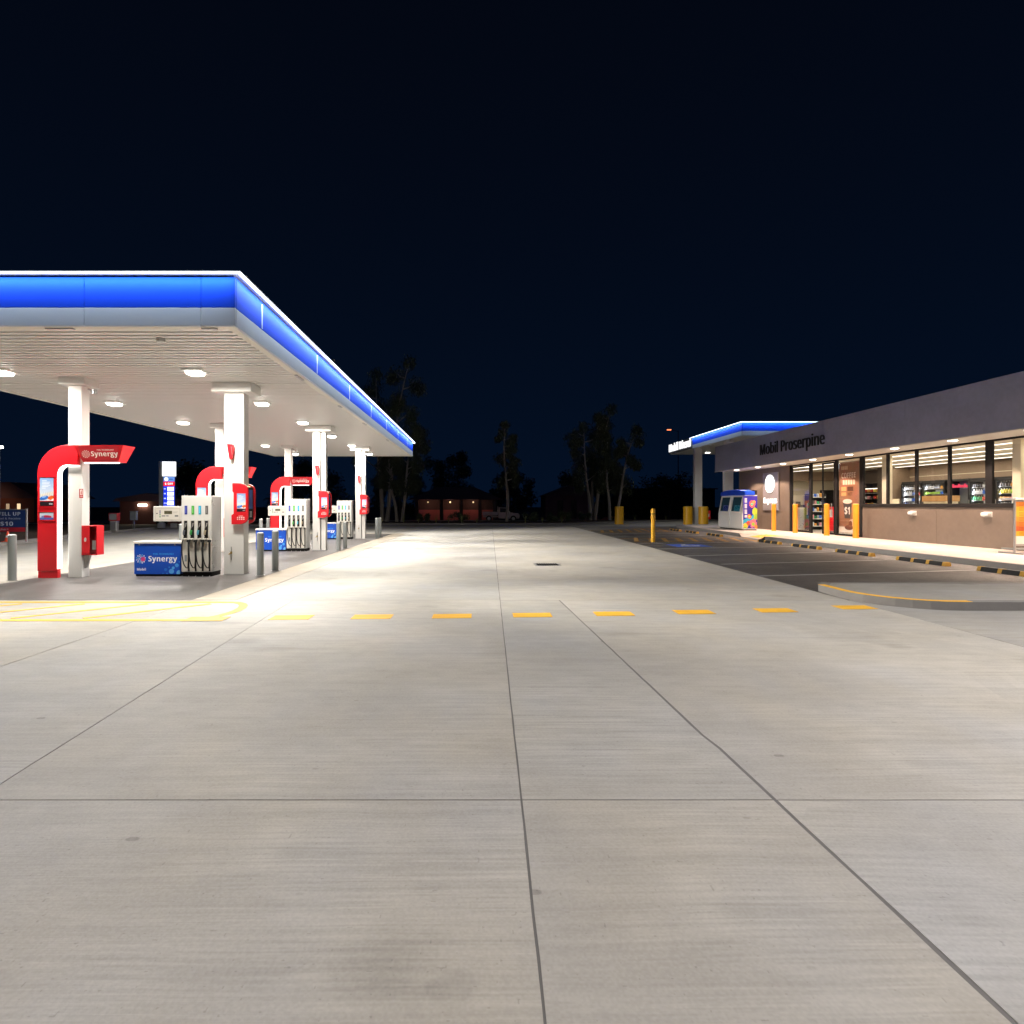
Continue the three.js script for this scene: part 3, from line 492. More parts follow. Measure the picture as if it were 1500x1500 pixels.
// ================================================================ SHOP
const SX = 17.1, FX = 15.4, SY = 3.79, ST = 5.40, SZ1 = 38.2, SZ0 = 6, BX = 24.2;
const shop = thing('convenience_shop', 'low wide convenience shop with grey fascia and lit windows', 'shop');
{
  const yb = FH;
  // fascia in long panels, soffit, roof
  const fz = [SZ0, 11, 16, 21, 26, 31, 37.9];
  for (let i = 0; i < fz.length - 1; i++) part('fascia_panel', bx(FX, FX + .08, SY, ST, fz[i] + .004, fz[i + 1] - .004, .006), M.fascia, shop);
  part('fascia_end', bx(FX + .08, SX + 8, SY, ST, 37.82, 37.9), M.fascia, shop);
  part('fascia_trim', bx(FX - .012, FX + .06, SY - .03, SY - .002, SZ0, 37.9), M.offwhite, shop);
  part('soffit', bx(FX + .085, SX + .2, SY + .002, SY + .05, SZ0, 37.815), M.offwhite, shop);
  part('roof', bx(FX + .085, BX + .2, ST - .25, ST - .12, SZ0, 37.815), M.galv, shop);
  // shell
  part('end_wall', bx(SX + .2, BX, yb - .16, ST - .26, 37.95, SZ1), M.cream, shop); part('back_wall', bx(BX, BX + .2, yb - .16, ST - .26, SZ0, SZ1), M.brown, shop); part('near_end_wall', bx(SX + .2, BX, yb - .16, ST - .26, SZ0, SZ0 + .2), M.brown, shop);
  part('shop_floor', bx(SX + .2, BX, yb - .16, yb + .0, SZ0 + .2, 37.95), M.tile, shop); part('shop_ceiling', bx(SX + .2, BX, SY - .05, SY + .05, SZ0 + .2, 37.95), M.cream, shop);
  part('ceiling_bulkhead', bx(SX + .25, BX, SY - .62, SY - .051, 37.3, 37.949), M.brown, shop);
  // front wall: cladding panels beside the door and under the windows
  const wz = [38.2, 35.1, 32.0];
  for (let i = 0; i < 2; i++) part('wall_panel', bx(SX, SX + .2, yb - .02, SY + .001, wz[i + 1] + .004, wz[i] - .004, .006), M.clad, shop);
  const lz = [25.9, 21.7, 17.4, 13, 9, SZ0];
  for (let i = 0; i < lz.length - 1; i++) part('low_wall_panel', bx(SX, SX + .2, yb - .02, 1.52, lz[i + 1] + .004, lz[i] - .004, .006), M.clad, shop);
  part('window_sill', bx(SX - .05, SX + .25, 1.522, 1.66, SZ0, 25.94, .01), M.dark, shop);
  part('head_frame', bx(SX + .0, SX + .12, SY - .06, SY - .001, SZ0, 31.98), M.dark, shop);
  // windows: mullions and panes
  const mz = [25.9, 24.35, 22.75, 21.15, 19.5, 17.6, 15.6, 13.6, 11.6, 9.6, 7.6];
  mz.forEach((z, i) => part('mullion', bx(SX + .01, SX + .10, 1.661, SY - .061, z - (i == 4 ? .13 : .055), z + (i == 4 ? .13 : .055), .008), M.dark, shop));
  for (let i = 0; i < mz.length - 1; i++) part('window_pane', bx(SX + .06, SX + .068, 1.661, SY - .061, mz[i + 1] + .055, mz[i] - .055), M.glass, shop);
  // poster window and entrance
  for (const z of [26.04, 27.85, 30.0, 31.9]) part('door_post', bx(SX + .01, SX + .11, yb, SY - .061, z - .08, z + .08, .008), M.dark, shop);
  part('door_head', bx(SX - .01, SX + .15, yb, yb + .09, 26.121, 27.769), M.dark, shop, 'dark rail under the poster window');
  part('window_pane', bx(SX + .06, SX + .068, yb + .091, SY - .061, 26.121, 27.769), M.glass, shop);
  for (const [a, b] of [[28.0, 29.0], [30.1, 31.8]]) {
    const d = part('door', [bx(SX + .03, SX + .09, yb + .01, yb + .11, a, b), bx(SX + .03, SX + .09, SY - .17, SY - .095, a, b), bx(SX + .03, SX + .09, yb + .11, SY - .17, a, a + .05), bx(SX + .03, SX + .09, yb + .11, SY - .17, b - .05, b)], M.dark, shop);
    part('door_glass', bx(SX + .055, SX + .062, yb + .11, SY - .17, a + .05, b - .05), M.glass, d); part('door_handle', rod([SX - .02, 1.1, a + .12], [SX - .02, 1.7, a + .12], .018), M.steel, d);
  }
  // inner steel columns
  for (const z of [25.0, 18.85, 12.5]) part('inner_column', bx(SX + .35, SX + .6, yb, SY - .05, z - .15, z + .15, .01), M.cream, shop);
  // letters on the fascia
  const tg = letters('Mobil Proserpine', fontR, 5.9, .05); tg.rotateY(FACE_LEFT); tg.translate(FX - .001, 4.33, -31.75);
  part('fascia_letters', tg, M.black, shop, 'black raised letters reading Mobil Proserpine');
}
// soffit downlights
{
  const zs = [11.2, 13.9, 16.6, 19.3, 22.0, 24.7, 27.4, 30.1, 32.8, 35.5], names = ['', '', 'eighth', 'seventh', 'sixth', 'fifth', 'fourth', 'third', 'second', 'first'];
  zs.forEach((z, i) => {
    if (i > 1) {
      const t = thing('soffit_downlight', `warm round downlight under the shop eave, ${names[i]} counted from the far end`, 'downlight', [15.75, SY - .045, z], 0, 'downlights under the shop eave');
      part('rim', new THREE.TorusGeometry(.15, .022, 8, 28).rotateX(Math.PI / 2).translate(0, .025, 0), M.white, t); part('lamp_lens', new THREE.SphereGeometry(.14, 24, 12).scale(1, .35, 1).translate(0, .02, 0), G.shop, t);
    }
    spot(C_SHOP, LAMP.shop, [15.75, SY - .085, z], 1.12, .14, 4);
  });
}
// linear lights inside
['nearest the windows', 'second from the windows', 'third from the windows', 'nearest the back wall'].forEach((s, i) => {
  const x = 18.0 + i * 1.75, z0 = 8, z1 = i < 2 ? 36.9 : 32.4;
  const t = thing('linear_light', `long thin white ceiling light in the shop, ${s}`, 'ceiling light', [x, SY - .10, (z0 + z1) / 2], 0, 'linear shop lights'); const L = (z1 - z0) / 2;
  part('profile', bx(-.06, .06, .022, .049, -L, L), M.white, t); part('lamp_diffuser', bx(-.03, .03, .0, .022, -L, L), G.line, t);
  rect(C_ROOM, LAMP.shopLine, .09, L * 2, [x, SY - .107, (z0 + z1) / 2]);
});
// interior: fridges with drinks along the back wall
const FF = 23.45;
const DR = { white: paint(.75, .78, .82, .3), red: paint(.55, .05, .04, .3), lime: paint(.35, .62, .06, .3), blue: paint(.05, .16, .62, .3), green: paint(.04, .40, .16, .3), amber: paint(.62, .30, .05, .3), yellow: paint(.75, .62, .10, .3), dark: paint(.06, .05, .05, .3), silver: paint(.6, .62, .66, .25, { metalness: .6 }), pink: paint(.75, .35, .42, .3) };
const bottleG = new THREE.LatheGeometry([[0, 0], [.042, 0], [.044, .02], [.044, .12], [.04, .14], [.016, .185], [.014, .215]].map(p => new THREE.Vector2(...p)), 10), capG = cyl(.016, .213, .236, 0, 0, 8), canG = new THREE.LatheGeometry([[0, 0], [.036, 0], [.042, .012], [.042, .15], [.034, .165], [0, .165]].map(p => new THREE.Vector2(...p)), 10);
const ordF = ['first', 'second', 'third', 'fourth', 'fifth'], shelfN = ['top', 'second', 'third', 'fourth'];
[[30.72, 32.2, [['silver', 'silver', 'white'], ['white', 'blue', 'red'], ['white', 'blue', 'white'], ['blue', 'white', 'blue']]], [29.2, 30.68, [['white', 'silver', 'amber'], ['lime', 'lime', 'blue'], ['lime', 'lime', 'white'], ['amber', 'yellow', 'lime']]],
[26.35, 27.75, [['dark', 'white', 'blue'], ['white', 'blue', 'blue'], ['green', 'red', 'red'], ['green', 'dark', 'dark']]], [24.9, 26.31, [['dark', 'amber', 'red'], ['yellow', 'lime', 'yellow'], ['amber', 'pink', 'green'], ['dark', 'silver', 'blue']]], [23.4, 24.86, [['red', 'green', 'amber'], ['yellow', 'yellow', 'lime'], ['green', 'pink', 'amber'], ['dark', 'blue', 'silver']]]].forEach(([z0, z1, rows], f) => {
  const w = z1 - z0, t = thing('drinks_fridge', `black upright drinks fridge with glass door, ${ordF[f]} from the left along the back wall`, 'fridge', [FF, FH, (z0 + z1) / 2], 0, 'drinks fridges along the back wall'), h = w / 2;
  part('cabinet', [bx(0, .68, 0, .08, -h, h), bx(0, .68, 2.62, 2.72, -h, h), bx(.66, .68, .08, 2.62, -h, h), bx(0, .66, .08, 2.62, -h, -h + .04), bx(0, .66, .08, 2.62, h - .04, h)], M.black, t);
  part('lining', bx(.64, .655, .09, 2.61, -h + .045, h - .045), M.whiteDull, t);
  const d = part('door', [bx(-.05, -.005, .09, .17, -h + .01, h - .01), bx(-.05, -.005, 2.53, 2.61, -h + .01, h - .01), bx(-.05, -.005, .17, 2.53, -h + .01, -h + .08), bx(-.05, -.005, .17, 2.53, h - .08, h - .01)], M.black, t);
  part('door_glass', bx(-.03, -.022, .17, 2.53, -h + .08, h - .08), M.glass, d); part('door_handle', rod([-.08, 1.0, h - .05], [-.08, 1.7, h - .05], .014), M.steel, d);
  for (let k = 0; k < 7; k++) part('shelf', bx(.06, .62, 2.275 - k * .31 - .012, 2.275 - k * .31, -h + .05, h - .05), M.galv, t);
  part('lamp_tube', rod([.03, .3, -h + .055], [.03, 2.5, -h + .055], .012), G.cool, t); for (const q of [-1, 1]) rect(new THREE.Color(.92, .97, 1), 48, .05, 2.3, [FF + .015, FH + 1.35, (z0 + z1) / 2 + q * (h - .06)], [FF + .5, FH + 1.35, (z0 + z1) / 2 - q * .1]);
  rows.forEach((cols, r) => {
    const n = 10; for (let k = 0; k < n; k++) {
      const c = cols[Math.floor(k * 3 / n)], can = (f + r) % 3 == 2, z = z1 - .12 - (w - .24) * k / (n - 1);
      const b = thing(can ? 'drink_can' : 'drink_bottle', `${c === 'lime' ? 'lime green' : c} drink ${can ? 'can' : 'bottle'} on the ${shelfN[r]} shelf of the ${ordF[f]} fridge from the left`, can ? 'can' : 'bottle', [FF + .13 + rr(-.01, .01), FH + 2.275 - r * .31, z], 0, `${c} drinks on the ${shelfN[r]} shelf of the ${ordF[f]} fridge`);
      const s = rr(.94, 1.08); part('body', can ? canG : bottleG, DR[c], b).scale.set(1.3, s, 1.3); if (!can) part('cap', capG, M.white, b).scale.set(1.3, s, 1.3);
    }
  });
});
{ // promo bay between the fridges
  const t = thing('promotion_bay', 'open display bay with lit blue and red header between the fridges', 'display', [FF, FH, 28.45]);
  part('frame', [bx(0, .68, 2.62, 2.72, -.65, .65), bx(0, .68, 0, 2.62, .6, .65), bx(0, .68, 0, 2.62, -.65, -.6)], M.black, t); part('back', bx(.6, .66, .0, 2.62, -.6, .6), M.grey, t);
  for (let i = 0; i < 8; i++) part('header_letter_sign', bx(.0, .04, 2.3, 2.42 + .06 * (i % 3 == 1), -.56 + i * .115, -.48 + i * .115), std({ color: lin(.3, .02, .04), emissive: lin(1, .08, .16), emissiveIntensity: .7 }), t); part('header_sign', bx(.0, .05, 2.1, 2.58, .38, .58), std({ color: lin(.02, .04, .3), emissive: lin(.08, .25, 1), emissiveIntensity: .7 }), t); part('header_stroke', bx(-.012, .0, 2.16, 2.54, .46, .51), G.sign, t);
  const c = thing('bread_counter', 'light timber display counter with baked goods in front of the promotion bay', 'counter', [22.6, FH, 28.5]); part('top', bx(-.3, .4, 1.62, 1.9, -.75, .75, .02), M.wood, c); part('body', bx(-.25, .35, 0, 1.62, -.7, .7), M.cream, c);
  for (let i = 0; i < 9; i++) { const b = thing('wine_bottle', `dark bottle lying on the timber display counter, ${['first', 'second', 'third', 'fourth', 'fifth', 'sixth', 'seventh', 'eighth', 'ninth'][i]} from the left`, 'bottle', [22.5, FH + 1.945, 29.15 - i * .15], 0, 'bottles on the timber counter'); part('body', bottleG.clone().rotateZ(Math.PI / 2).translate(.1, 0, 0), DR.dark, b); }
  const wl = thing('wall_rail', 'thin pale rail along the brown back wall above the fridges', 'rail', [BX - .02, 3.16, 27]); part('rail', bx(0, .018, 0, .03, -9, 6.3), M.cream, wl);
}
{ // coffee corner and shelves left of the fridges
  const t = thing('shelf_bay', 'dark shelf bay with lit shelf edge and orange packs, left of the fridges', 'shelves', [23.3, FH, 34.6]);
  part('carcass', [bx(.0, .85, 0, 3.4, 1.0, 1.06), bx(0, .85, 0, 3.4, -1.36, -1.3), bx(.8, .85, 0, 3.4, -1.3, 1.0), bx(0, .8, 2.75, 3.4, -1.3, 1.0)], M.brownDark, t);
  for (let k = 0; k < 5; k++) part('shelf', bx(.05, .8, .5 + k * .42, .53 + k * .42, -1.29, .99), M.dark, t);
  part('shelf_lamp', bx(.02, .06, 2.40, 2.44, -1.29, .99), G.line, t); part('shelf_lamp', bx(.02, .06, 2.14, 2.16, -1.29, .99), M.white, t);
  const cs = ['amber', 'red', 'yellow', 'amber', 'white', 'pink', 'dark', 'red'];
  for (let k = 0; k < 3; k++) for (let i = 0; i < 8; i++) { const b = thing('snack_pack', `${cs[(i + k * 3) % 8]} snack pack on the ${['lower', 'middle', 'upper'][k]} shelf of the dark bay`, 'snack pack', [23.5, FH + .53 + (k + 2) * .42, 35.5 - i * .27], 0, `${cs[(i + k * 3) % 8]} packs on the ${['lower', 'middle', 'upper'][k]} shelf`); part('pack', bx(-.07, .07, 0, rr(.15, .24), -.1, .1, .03), DR[cs[(i + k * 3) % 8]], b); }
  const pt = thing('partition', 'brown partition wall between the shelf bay and the fridges', 'partition', [23.0, FH, 32.9]); part('panel', bx(-.2, 1.19, 0, SY - FH - .052, -.3, .3), M.brown, pt); part('edge', bx(-.22, -.2, 0, SY - FH - .052, -.3, .3), M.brownDark, pt);
  const bxs = thing('carton', 'small pale carton on the window counter beside the shelf bay', 'carton', [18.6, FH + 1.42, 26.1]); part('body', bx(-.16, .16, 0, .3, -.2, .2, .01), M.cream, bxs); part('flap', bx(-.16, .0, .3, .308, -.2, .2), M.wood, bxs);
  const wc = thing('window_counter', 'low white counter inside the windows', 'counter', [18.6, FH, 22]); part('top', bx(-.35, .35, 1.38, 1.42, -4.8, 4.8, .01), M.white, wc); part('base', bx(-.3, .3, 0, 1.38, -4.7, 4.7), M.brown, wc);
}
{ // entrance: counter with till, black rack, red stand, dark doorway
  const t = thing('service_counter', 'pale service counter seen through the left entrance pane', 'counter', [20.0, FH, 36.3]);
  part('top', bx(-.7, .75, 1.18, 1.3, -.45, .45, .01), M.offwhite, t); part('front', bx(-.65, .7, 0, 1.18, -.4, .4), M.steel, t);
  const r = thing('till', 'black till on the service counter', 'till', [20.0, FH + 1.3, 36.1]); part('base', bx(-.3, .35, 0, .16, -.2, .2, .02), M.black, r); part('screen', extr([[-.32, .14], [-.02, .14], [-.04, .36], [-.30, .36]], -.05, .0), M.dark, r);
  const s = thing('snack_rack', 'black wire rack of snacks behind the sliding door', 'rack', [19.75, FH, 34.1]);
  part('frame', [bx(-.5, -.46, 0, 2.1, -.25, .25), bx(.46, .5, 0, 2.1, -.25, .25), bx(-.46, .46, 0, 2.1, .22, .25)], M.black, s);
  for (let k = 0; k < 5; k++) { part('shelf', bx(-.46, .46, .2 + k * .42, .23 + k * .42, -.25, .22), M.black, s); part('price_strip', bx(-.46, .46, .2 + k * .42, .245 + k * .42, -.262, -.251), M.whiteDull, s); }
  const cs = ['blue', 'green', 'dark', 'white', 'silver', 'pink', 'amber'];
  for (let k = 0; k < 5; k++) for (let i = 0; i < 6; i++) { const c = cs[(i * 3 + k * 2) % 7], b = thing('snack_bag', `${c} snack bag on the ${['bottom', 'second', 'third', 'fourth', 'top'][k]} shelf of the black wire rack`, 'snack bag', [19.75 - .37 + i * .148, FH + .23 + k * .42, 33.98], 0, `${c} bags on the ${['bottom', 'second', 'third', 'fourth', 'top'][k]} rack shelf`); part('bag', bx(-.055, .055, 0, rr(.16, .26), -.06, .06, .03), DR[c], b); }
  const d = thing('inner_door', 'dark inner doorway in the cream end wall', 'door', [22.9, FH, 37.9]); part('leaf', bx(-.55, .55, 0, 2.35, 0, .04), M.black, d); part('frame', [bx(-.62, -.55, 0, 2.42, -.02, .045), bx(.55, .62, 0, 2.42, -.02, .045), bx(-.55, .55, 2.35, 2.42, -.02, .045)], M.dark, d);
  const e = thing('red_stand', 'tall red display stand behind the entrance glass', 'display stand', [18.9, FH, 31.0]); part('body', bx(-.12, .12, .06, 1.35, -.2, .2, .02), M.red, e); part('foot', bx(-.18, .18, 0, .06, -.25, .25, .01), M.black, e); part('card', bx(-.125, -.121, .8, 1.2, -.15, .15), M.whiteDull, e);
  const x = thing('exit_sign', 'small pale blue exit sign hanging at the shop entrance', 'exit sign', [17.6, SY - .42, 28.4]); part('body', bx(-.03, .03, 0, .24, -.22, .22, .01), glow(.35, .7, .9, .9), x); part('hanger', bx(-.01, .01, .24, .371, -.01, .01), M.galv, x);
}
// coffee poster behind its window
{
  const p = print(512, 1024, (g, W, H) => {
    g.fillStyle = '#8f7462'; g.fillRect(0, 0, W, H); for (let i = 0; i < 240; i++) { g.fillStyle = `rgba(${110 + 90 * rnd() | 0},${70 + 60 * rnd() | 0},${45 + 40 * rnd() | 0},.10)`; g.beginPath(); g.ellipse(W * rnd(), H * rnd(), 30 + 60 * rnd(), 40 + 120 * rnd(), rnd(), 0, 7); g.fill(); }
    g.fillStyle = '#cdb79a'; for (let i = 0; i < 4; i++) g.fillRect(60 + i * 44, 58, 34, 52); g.fillStyle = '#efe2cf'; g.font = 'bold 104px sans-serif'; g.fillText('COFFEE', 60, 232, 380);
    g.fillStyle = '#dcc9ae'; for (let i = 0; i < 5; i++) g.fillRect(100 + i * 66, 262, 50, 68); g.fillStyle = '#d9a56a'; g.fillRect(60, 360, 130, 62); g.fillStyle = '#5a3320'; g.fillRect(220, 360, 150, 62); g.fillStyle = '#d9a56a'; g.fillRect(60, 440, 130, 50); g.fillStyle = '#5a3320'; g.font = 'bold 62px sans-serif'; g.fillText('HOT', 225, 488);
    g.fillStyle = '#4a4340'; g.beginPath(); g.moveTo(110, 590); g.lineTo(330, 590); g.lineTo(295, 820); g.lineTo(150, 820); g.fill(); g.fillStyle = '#e9d9c8'; g.beginPath(); g.ellipse(220, 572, 120, 34, 0, 0, 7); g.fill(); g.fillStyle = '#f6f0e6'; g.font = 'bold 150px sans-serif'; g.fillText('$1', 140, 760);
    g.fillStyle = '#e9e2d6'; g.fillRect(0, 940, W, 84); g.fillStyle = '#d8b9a4'; g.beginPath(); g.ellipse(370, 900, 110, 70, .3, 0, 7); g.fill(); g.fillStyle = '#6b3b26'; g.beginPath(); g.ellipse(260, 950, 110, 36, 0, 0, 7); g.fill(); g.fillStyle = '#7d4a30'; g.beginPath(); g.ellipse(300, 900, 46, 50, 0, 0, 7); g.fill();
  });
  const t = thing('coffee_poster', 'tall brown coffee poster with a takeaway cup behind the window beside the entrance', 'poster', [SX + .1, FH + .09, 27.0]);
  part('sheet', plane(1.45, 3.3, -.006, 1.72, 0, FACE_LEFT), std({ map: p, roughness: .5 }), t); part('backing', bx(0, .012, .05, 3.38, -.73, .73), M.brown, t);
}
// lit sign beside the entrance
{
  const t = thing('express_sign', 'grey wall panel with glowing white oval and the word Express', 'sign', [SX, 1.3, 33.9]);
  part('panel', bx(-.09, -.02, 0, 2.2, -.9, .9, .01), paint(.24, .22, .23, .5), t); part('standoff', [bx(-.02, 0, .4, .5, -.6, .6), bx(-.02, 0, 1.7, 1.8, -.6, .6)], M.dark, t);
  part('lamp_disc', cyl(.52, 0, .04, 0, 0, 40).rotateZ(Math.PI / 2).translate(-.111, 1.55, 0), glow(1, .99, .96, 1.6), t);
  part('disc_mark', [tube([[-.135, 1.35, .14], [-.135, 1.58, .02], [-.135, 1.78, -.12]], .012, 10, 6), tube([[-.135, 1.4, -.15], [-.135, 1.52, -.02], [-.135, 1.7, .1]], .012, 10, 6)], glow(.9, .92, .95, 1.1), t);
  const tg = letters('Express', fontR, 1.5, .03); tg.rotateY(FACE_LEFT).translate(-.091, .42, -.75); part('lit_letters', tg, G.sign, t);
  rect(new THREE.Color(1, .98, .95), 1.2, .9, .9, [SX - .15, 2.85, 33.9], [SX - 3, 2.85, 33.9]);
}
// fixtures low on the wall
for (const [z, l] of [[22.85, 'small white wall fitting below the windows, nearer the entrance'], [19.5, 'small white wall fitting below the windows, nearer the price stand']]) { const t = thing('wall_fitting', l, 'wall fitting', [SX, 1.22, z], 0, 'wall fittings below the windows'); part('body', bx(-.16, 0, 0, .14, -.14, .14, .05), M.white, t); part('plate', bx(-.012, 0, -.02, .16, -.17, .17, .005), M.whiteDull, t); }
// orange bollards
{
  const t = thing('orange_bollard', 'orange bollard on the footpath in front of the grey Express wall', 'bollard', [16.5, FH - .004, 32.5], 0, 'orange bollards along the shop front');
  part('post', cyl(.115, 0, 1.49, 0, 0, 24), M.orange, t); part('cap', new THREE.SphereGeometry(.115, 24, 8, 0, 7, 0, Math.PI / 2).scale(1, .2, 1).translate(0, 1.49, 0), paint(.86, .5, .2, .5), t); part('base_ring', cyl(.14, 0, .012), M.orange, t);
  [[30.3, 'orange bollard in front of the left entrance pane'], [27.55, 'orange bollard between the sliding door and the coffee poster'], [25.42, 'orange bollard right of the coffee poster']].forEach(([z, l]) => copy(t, [16.5, FH - .004, z], l));
}
// ice freezer
{
  const t = thing('ice_freezer', 'white two-door freezer with blue top and colourful printed side', 'freezer', [15.0, FH - .004, 34.75]), h = 1.65;
  const prof = [[.06, .07], [.0, .14], [.0, .92], [.02, 1.02], [.20, 2.02], [.86, 2.02], [.86, .07]];
  part('body', extr(prof, -h, h, .012), M.white, t);
  const cap = new THREE.Shape(); cap.moveTo(-h, 2.02); cap.lineTo(-h, 2.22); cap.quadraticCurveTo(0, 2.46, h, 2.22); cap.lineTo(h, 2.02); const cg = new THREE.ExtrudeGeometry(cap, { depth: .55, bevelEnabled: true, bevelSize: .01, bevelThickness: .01, bevelSegments: 2 }); cg.rotateY(Math.PI / 2); cg.translate(.16, .013, 0);
  part('top', cg, paint(.01, .08, .75, .35), t);
  part('rear_cover', bx(.62, .86, 2.034, 2.3, -h, h, .01), M.dark, t); part('plinth', bx(.1, .84, 0, .07, -h + .05, h - .05), M.black, t);
  const sl = Math.atan2(.18, 1.0);
  for (const [c, l] of [[.78, 'far freezer door'], [-.78, 'near freezer door']]) {
    const d = part('door', bx(-.04, .0, 0, .98, -.68, .68, .02), M.white, t, l); d.position.set(.02, 1.02, -c); d.rotation.z = -sl;
    part('door_glass', bx(-.046, -.041, .06, .9, -.55, .55), paint(.03, .07, .10, .12), d); part('door_handle', rod([-.07, .2, .6], [-.07, .75, .6], .015), M.galv, d);
    part('door_print', bx(-.05, -.046, .06, .42, -.54, .2), c > 0 ? paint(.03, .05, .22, .3) : paint(.02, .16, .24, .3), d);
  }
  part('reflection_stripe', tube([[-.012, .12, .12], [-.012, .5, .02], [-.012, .9, .06], [.055, 1.3, -.0], [.12, 1.66, .02], [.17, 1.96, -.1]], .035, 30, 8), M.white, t);  // wavy white tube shaped after a reflection on the freezer front
  const sp = print(512, 1024, (g, W, H) => {
    g.fillStyle = '#32209a'; g.fillRect(0, 0, W, H); g.fillStyle = '#3a2cb0'; g.fillRect(0, 0, W, 260);
    const blob = (x, y, r, c) => { g.fillStyle = c; g.beginPath(); for (let i = 0; i <= 14; i++) { const a = i / 14 * 6.283, q = r * (.75 + .45 * rnd()); g.lineTo(x + Math.cos(a) * q, y + Math.sin(a) * q); } g.fill(); };
    g.fillStyle = '#26a9cf'; g.beginPath(); g.moveTo(0, 760); g.bezierCurveTo(180, 660, 320, 640, W, 520); g.lineTo(W, 640); g.bezierCurveTo(320, 760, 180, 780, 0, 880); g.fill();
    blob(340, 250, 110, '#e46a6a'); blob(400, 190, 60, '#f29a54'); blob(320, 260, 46, '#5ac8a8'); blob(440, 480, 120, '#b7cf3c'); blob(480, 660, 110, '#9bc23a'); blob(230, 640, 70, '#ee8a4c'); blob(225, 640, 34, '#f4d34a'); blob(370, 860, 140, '#df7b8c'); blob(370, 880, 60, '#8cc63f'); blob(90, 930, 90, '#f0c93a'); blob(180, 860, 70, '#e05a3c'); blob(470, 960, 70, '#e98a3a'); blob(70, 1000, 50, '#8cc63f');
    g.fillStyle = '#f4f2ee'; for (let i = 0; i < 17; i++) if (i % 5 != 4) g.fillRect(52, 70 + i * 36, 90, 26);
  });
  part('side_print', plane(.8, 1.86, .455, 1.04, -h - .003), std({ map: sp, roughness: .4 }), t);
}
// price stand at the right
{
  const p = print(256, 640, (g, W, H) => { const c = ['#c9792a', '#c9a92a', '#b7a02c', '#c78a2e', '#c9742a', '#b4562c', '#d9a52a']; c.forEach((k, i) => { g.fillStyle = k; g.fillRect(0, i * 74, W, 74); g.fillStyle = 'rgba(120,50,20,.55)'; for (let j = 0; j < 3; j++) g.fillRect(20, i * 74 + 14 + j * 20, 90 + 100 * rnd(), 8); }); g.fillStyle = '#e9e4da'; g.fillRect(0, 518, W, 122); g.fillStyle = '#b8372c'; g.fillRect(70, 560, 120, 16); g.fillRect(120, 590, 110, 14); });
  const t = thing('price_stand', 'metal framed stand with orange and yellow price panels at the right edge', 'stand', [16.05, FH - .004, 17.1]);
  part('frame', [bx(-.32, -.27, 0, 1.6, -.05, .0, .01), bx(.9, .95, 0, 1.6, -.05, .0, .01), bx(-.27, .9, 1.55, 1.6, -.05, .0, .01), bx(-.27, .9, .24, .28, -.05, .0, .01), bx(-.32, -.27, 0, .05, -.3, .5, .01), bx(.9, .95, 0, .05, -.3, .5, .01)], M.galv, t);
  part('price_panel', plane(1.15, 1.25, .315, .92, -.03), std({ map: p, roughness: .5 }), t); part('panel_back', bx(-.27, .9, .285, 1.548, -.026, -.01), M.grey, t); part('tray', bx(-.34, .97, 1.6, 1.66, -.1, .45, .01), M.white, t); part('shelf', bx(-.27, .9, .12, .16, .0, .45, .005), M.grey, t);
}
// wheel stops
{
  const t = thing('wheel_stop', 'x', 'wheel stop', [0, 0, 0], 0, 'wheel stops along the shop kerb'); const L = .9;
  part('body', extr([[-.08, 0], [.08, 0], [.05, .105], [-.05, .105]], -L, L, .008), M.rubber, t);
  for (const [a, b] of [[-L - .001, -L + .12], [-.33, -.22], [.23, .34], [L - .1, L + .001]]) part('yellow_block', extr([[-.083, .003], [.083, .003], [.053, .1085], [-.053, .1085]], a, b), M.stopYellow, t);
  const Z = [36.2, 33.4, 30.2, 24.5, 21.75, 18.95, 16.05, 13.3], l = ['farthest wheel stop, beside the keep clear stripes', 'second farthest wheel stop, before the freezer', 'wheel stop left of the yellow shared zone', 'wheel stop just right of the yellow shared zone', 'wheel stop in front of the coffee poster', 'wheel stop in front of the left windows', 'wheel stop in front of the middle windows', 'nearest wheel stop at the right edge'];
  Z.forEach((z, i) => { if (i) copy(t, [12.25, .001, z], 'black rubber ' + l[i]); else { t.position.set(12.25, .001, -z); t.userData.label = 'black rubber ' + l[i]; } });
}
// yellow bollards
{
  const t = thing('yellow_post', 'slim yellow post with dark band standing between the parking bays', 'bollard', [7.55, .001, 25.2]); part('post', cyl(.09, 0, 1.43, 0, 0, 20), M.yellow, t); part('band', cyl(.092, 1.20, 1.24, 0, 0, 20), M.black, t); part('cap', new THREE.SphereGeometry(.09, 20, 6, 0, 7, 0, 1.57).scale(1, .3, 1).translate(0, 1.43, 0), M.yellow, t);
  const b = thing('yellow_drum_bollard', 'thick yellow bollard standing alone beyond the parking lot', 'bollard', [11.72, 0, 48.6], 0, 'thick yellow bollards near the far canopy'); part('post', cyl(.36, 0, 1.47, 0, 0, 30), M.yellow, b); part('cap', cyl(.36, 1.47, 1.5, 0, 0, 30, .33), M.yellow, b);
  copy(b, [16.9, 0, 47.0], 'thick yellow bollard just left of the far canopy column'); copy(b, [17.3, 0, 44.8], 'thick yellow bollard between the far canopy column and the freezer');
}
console.log('shop done');

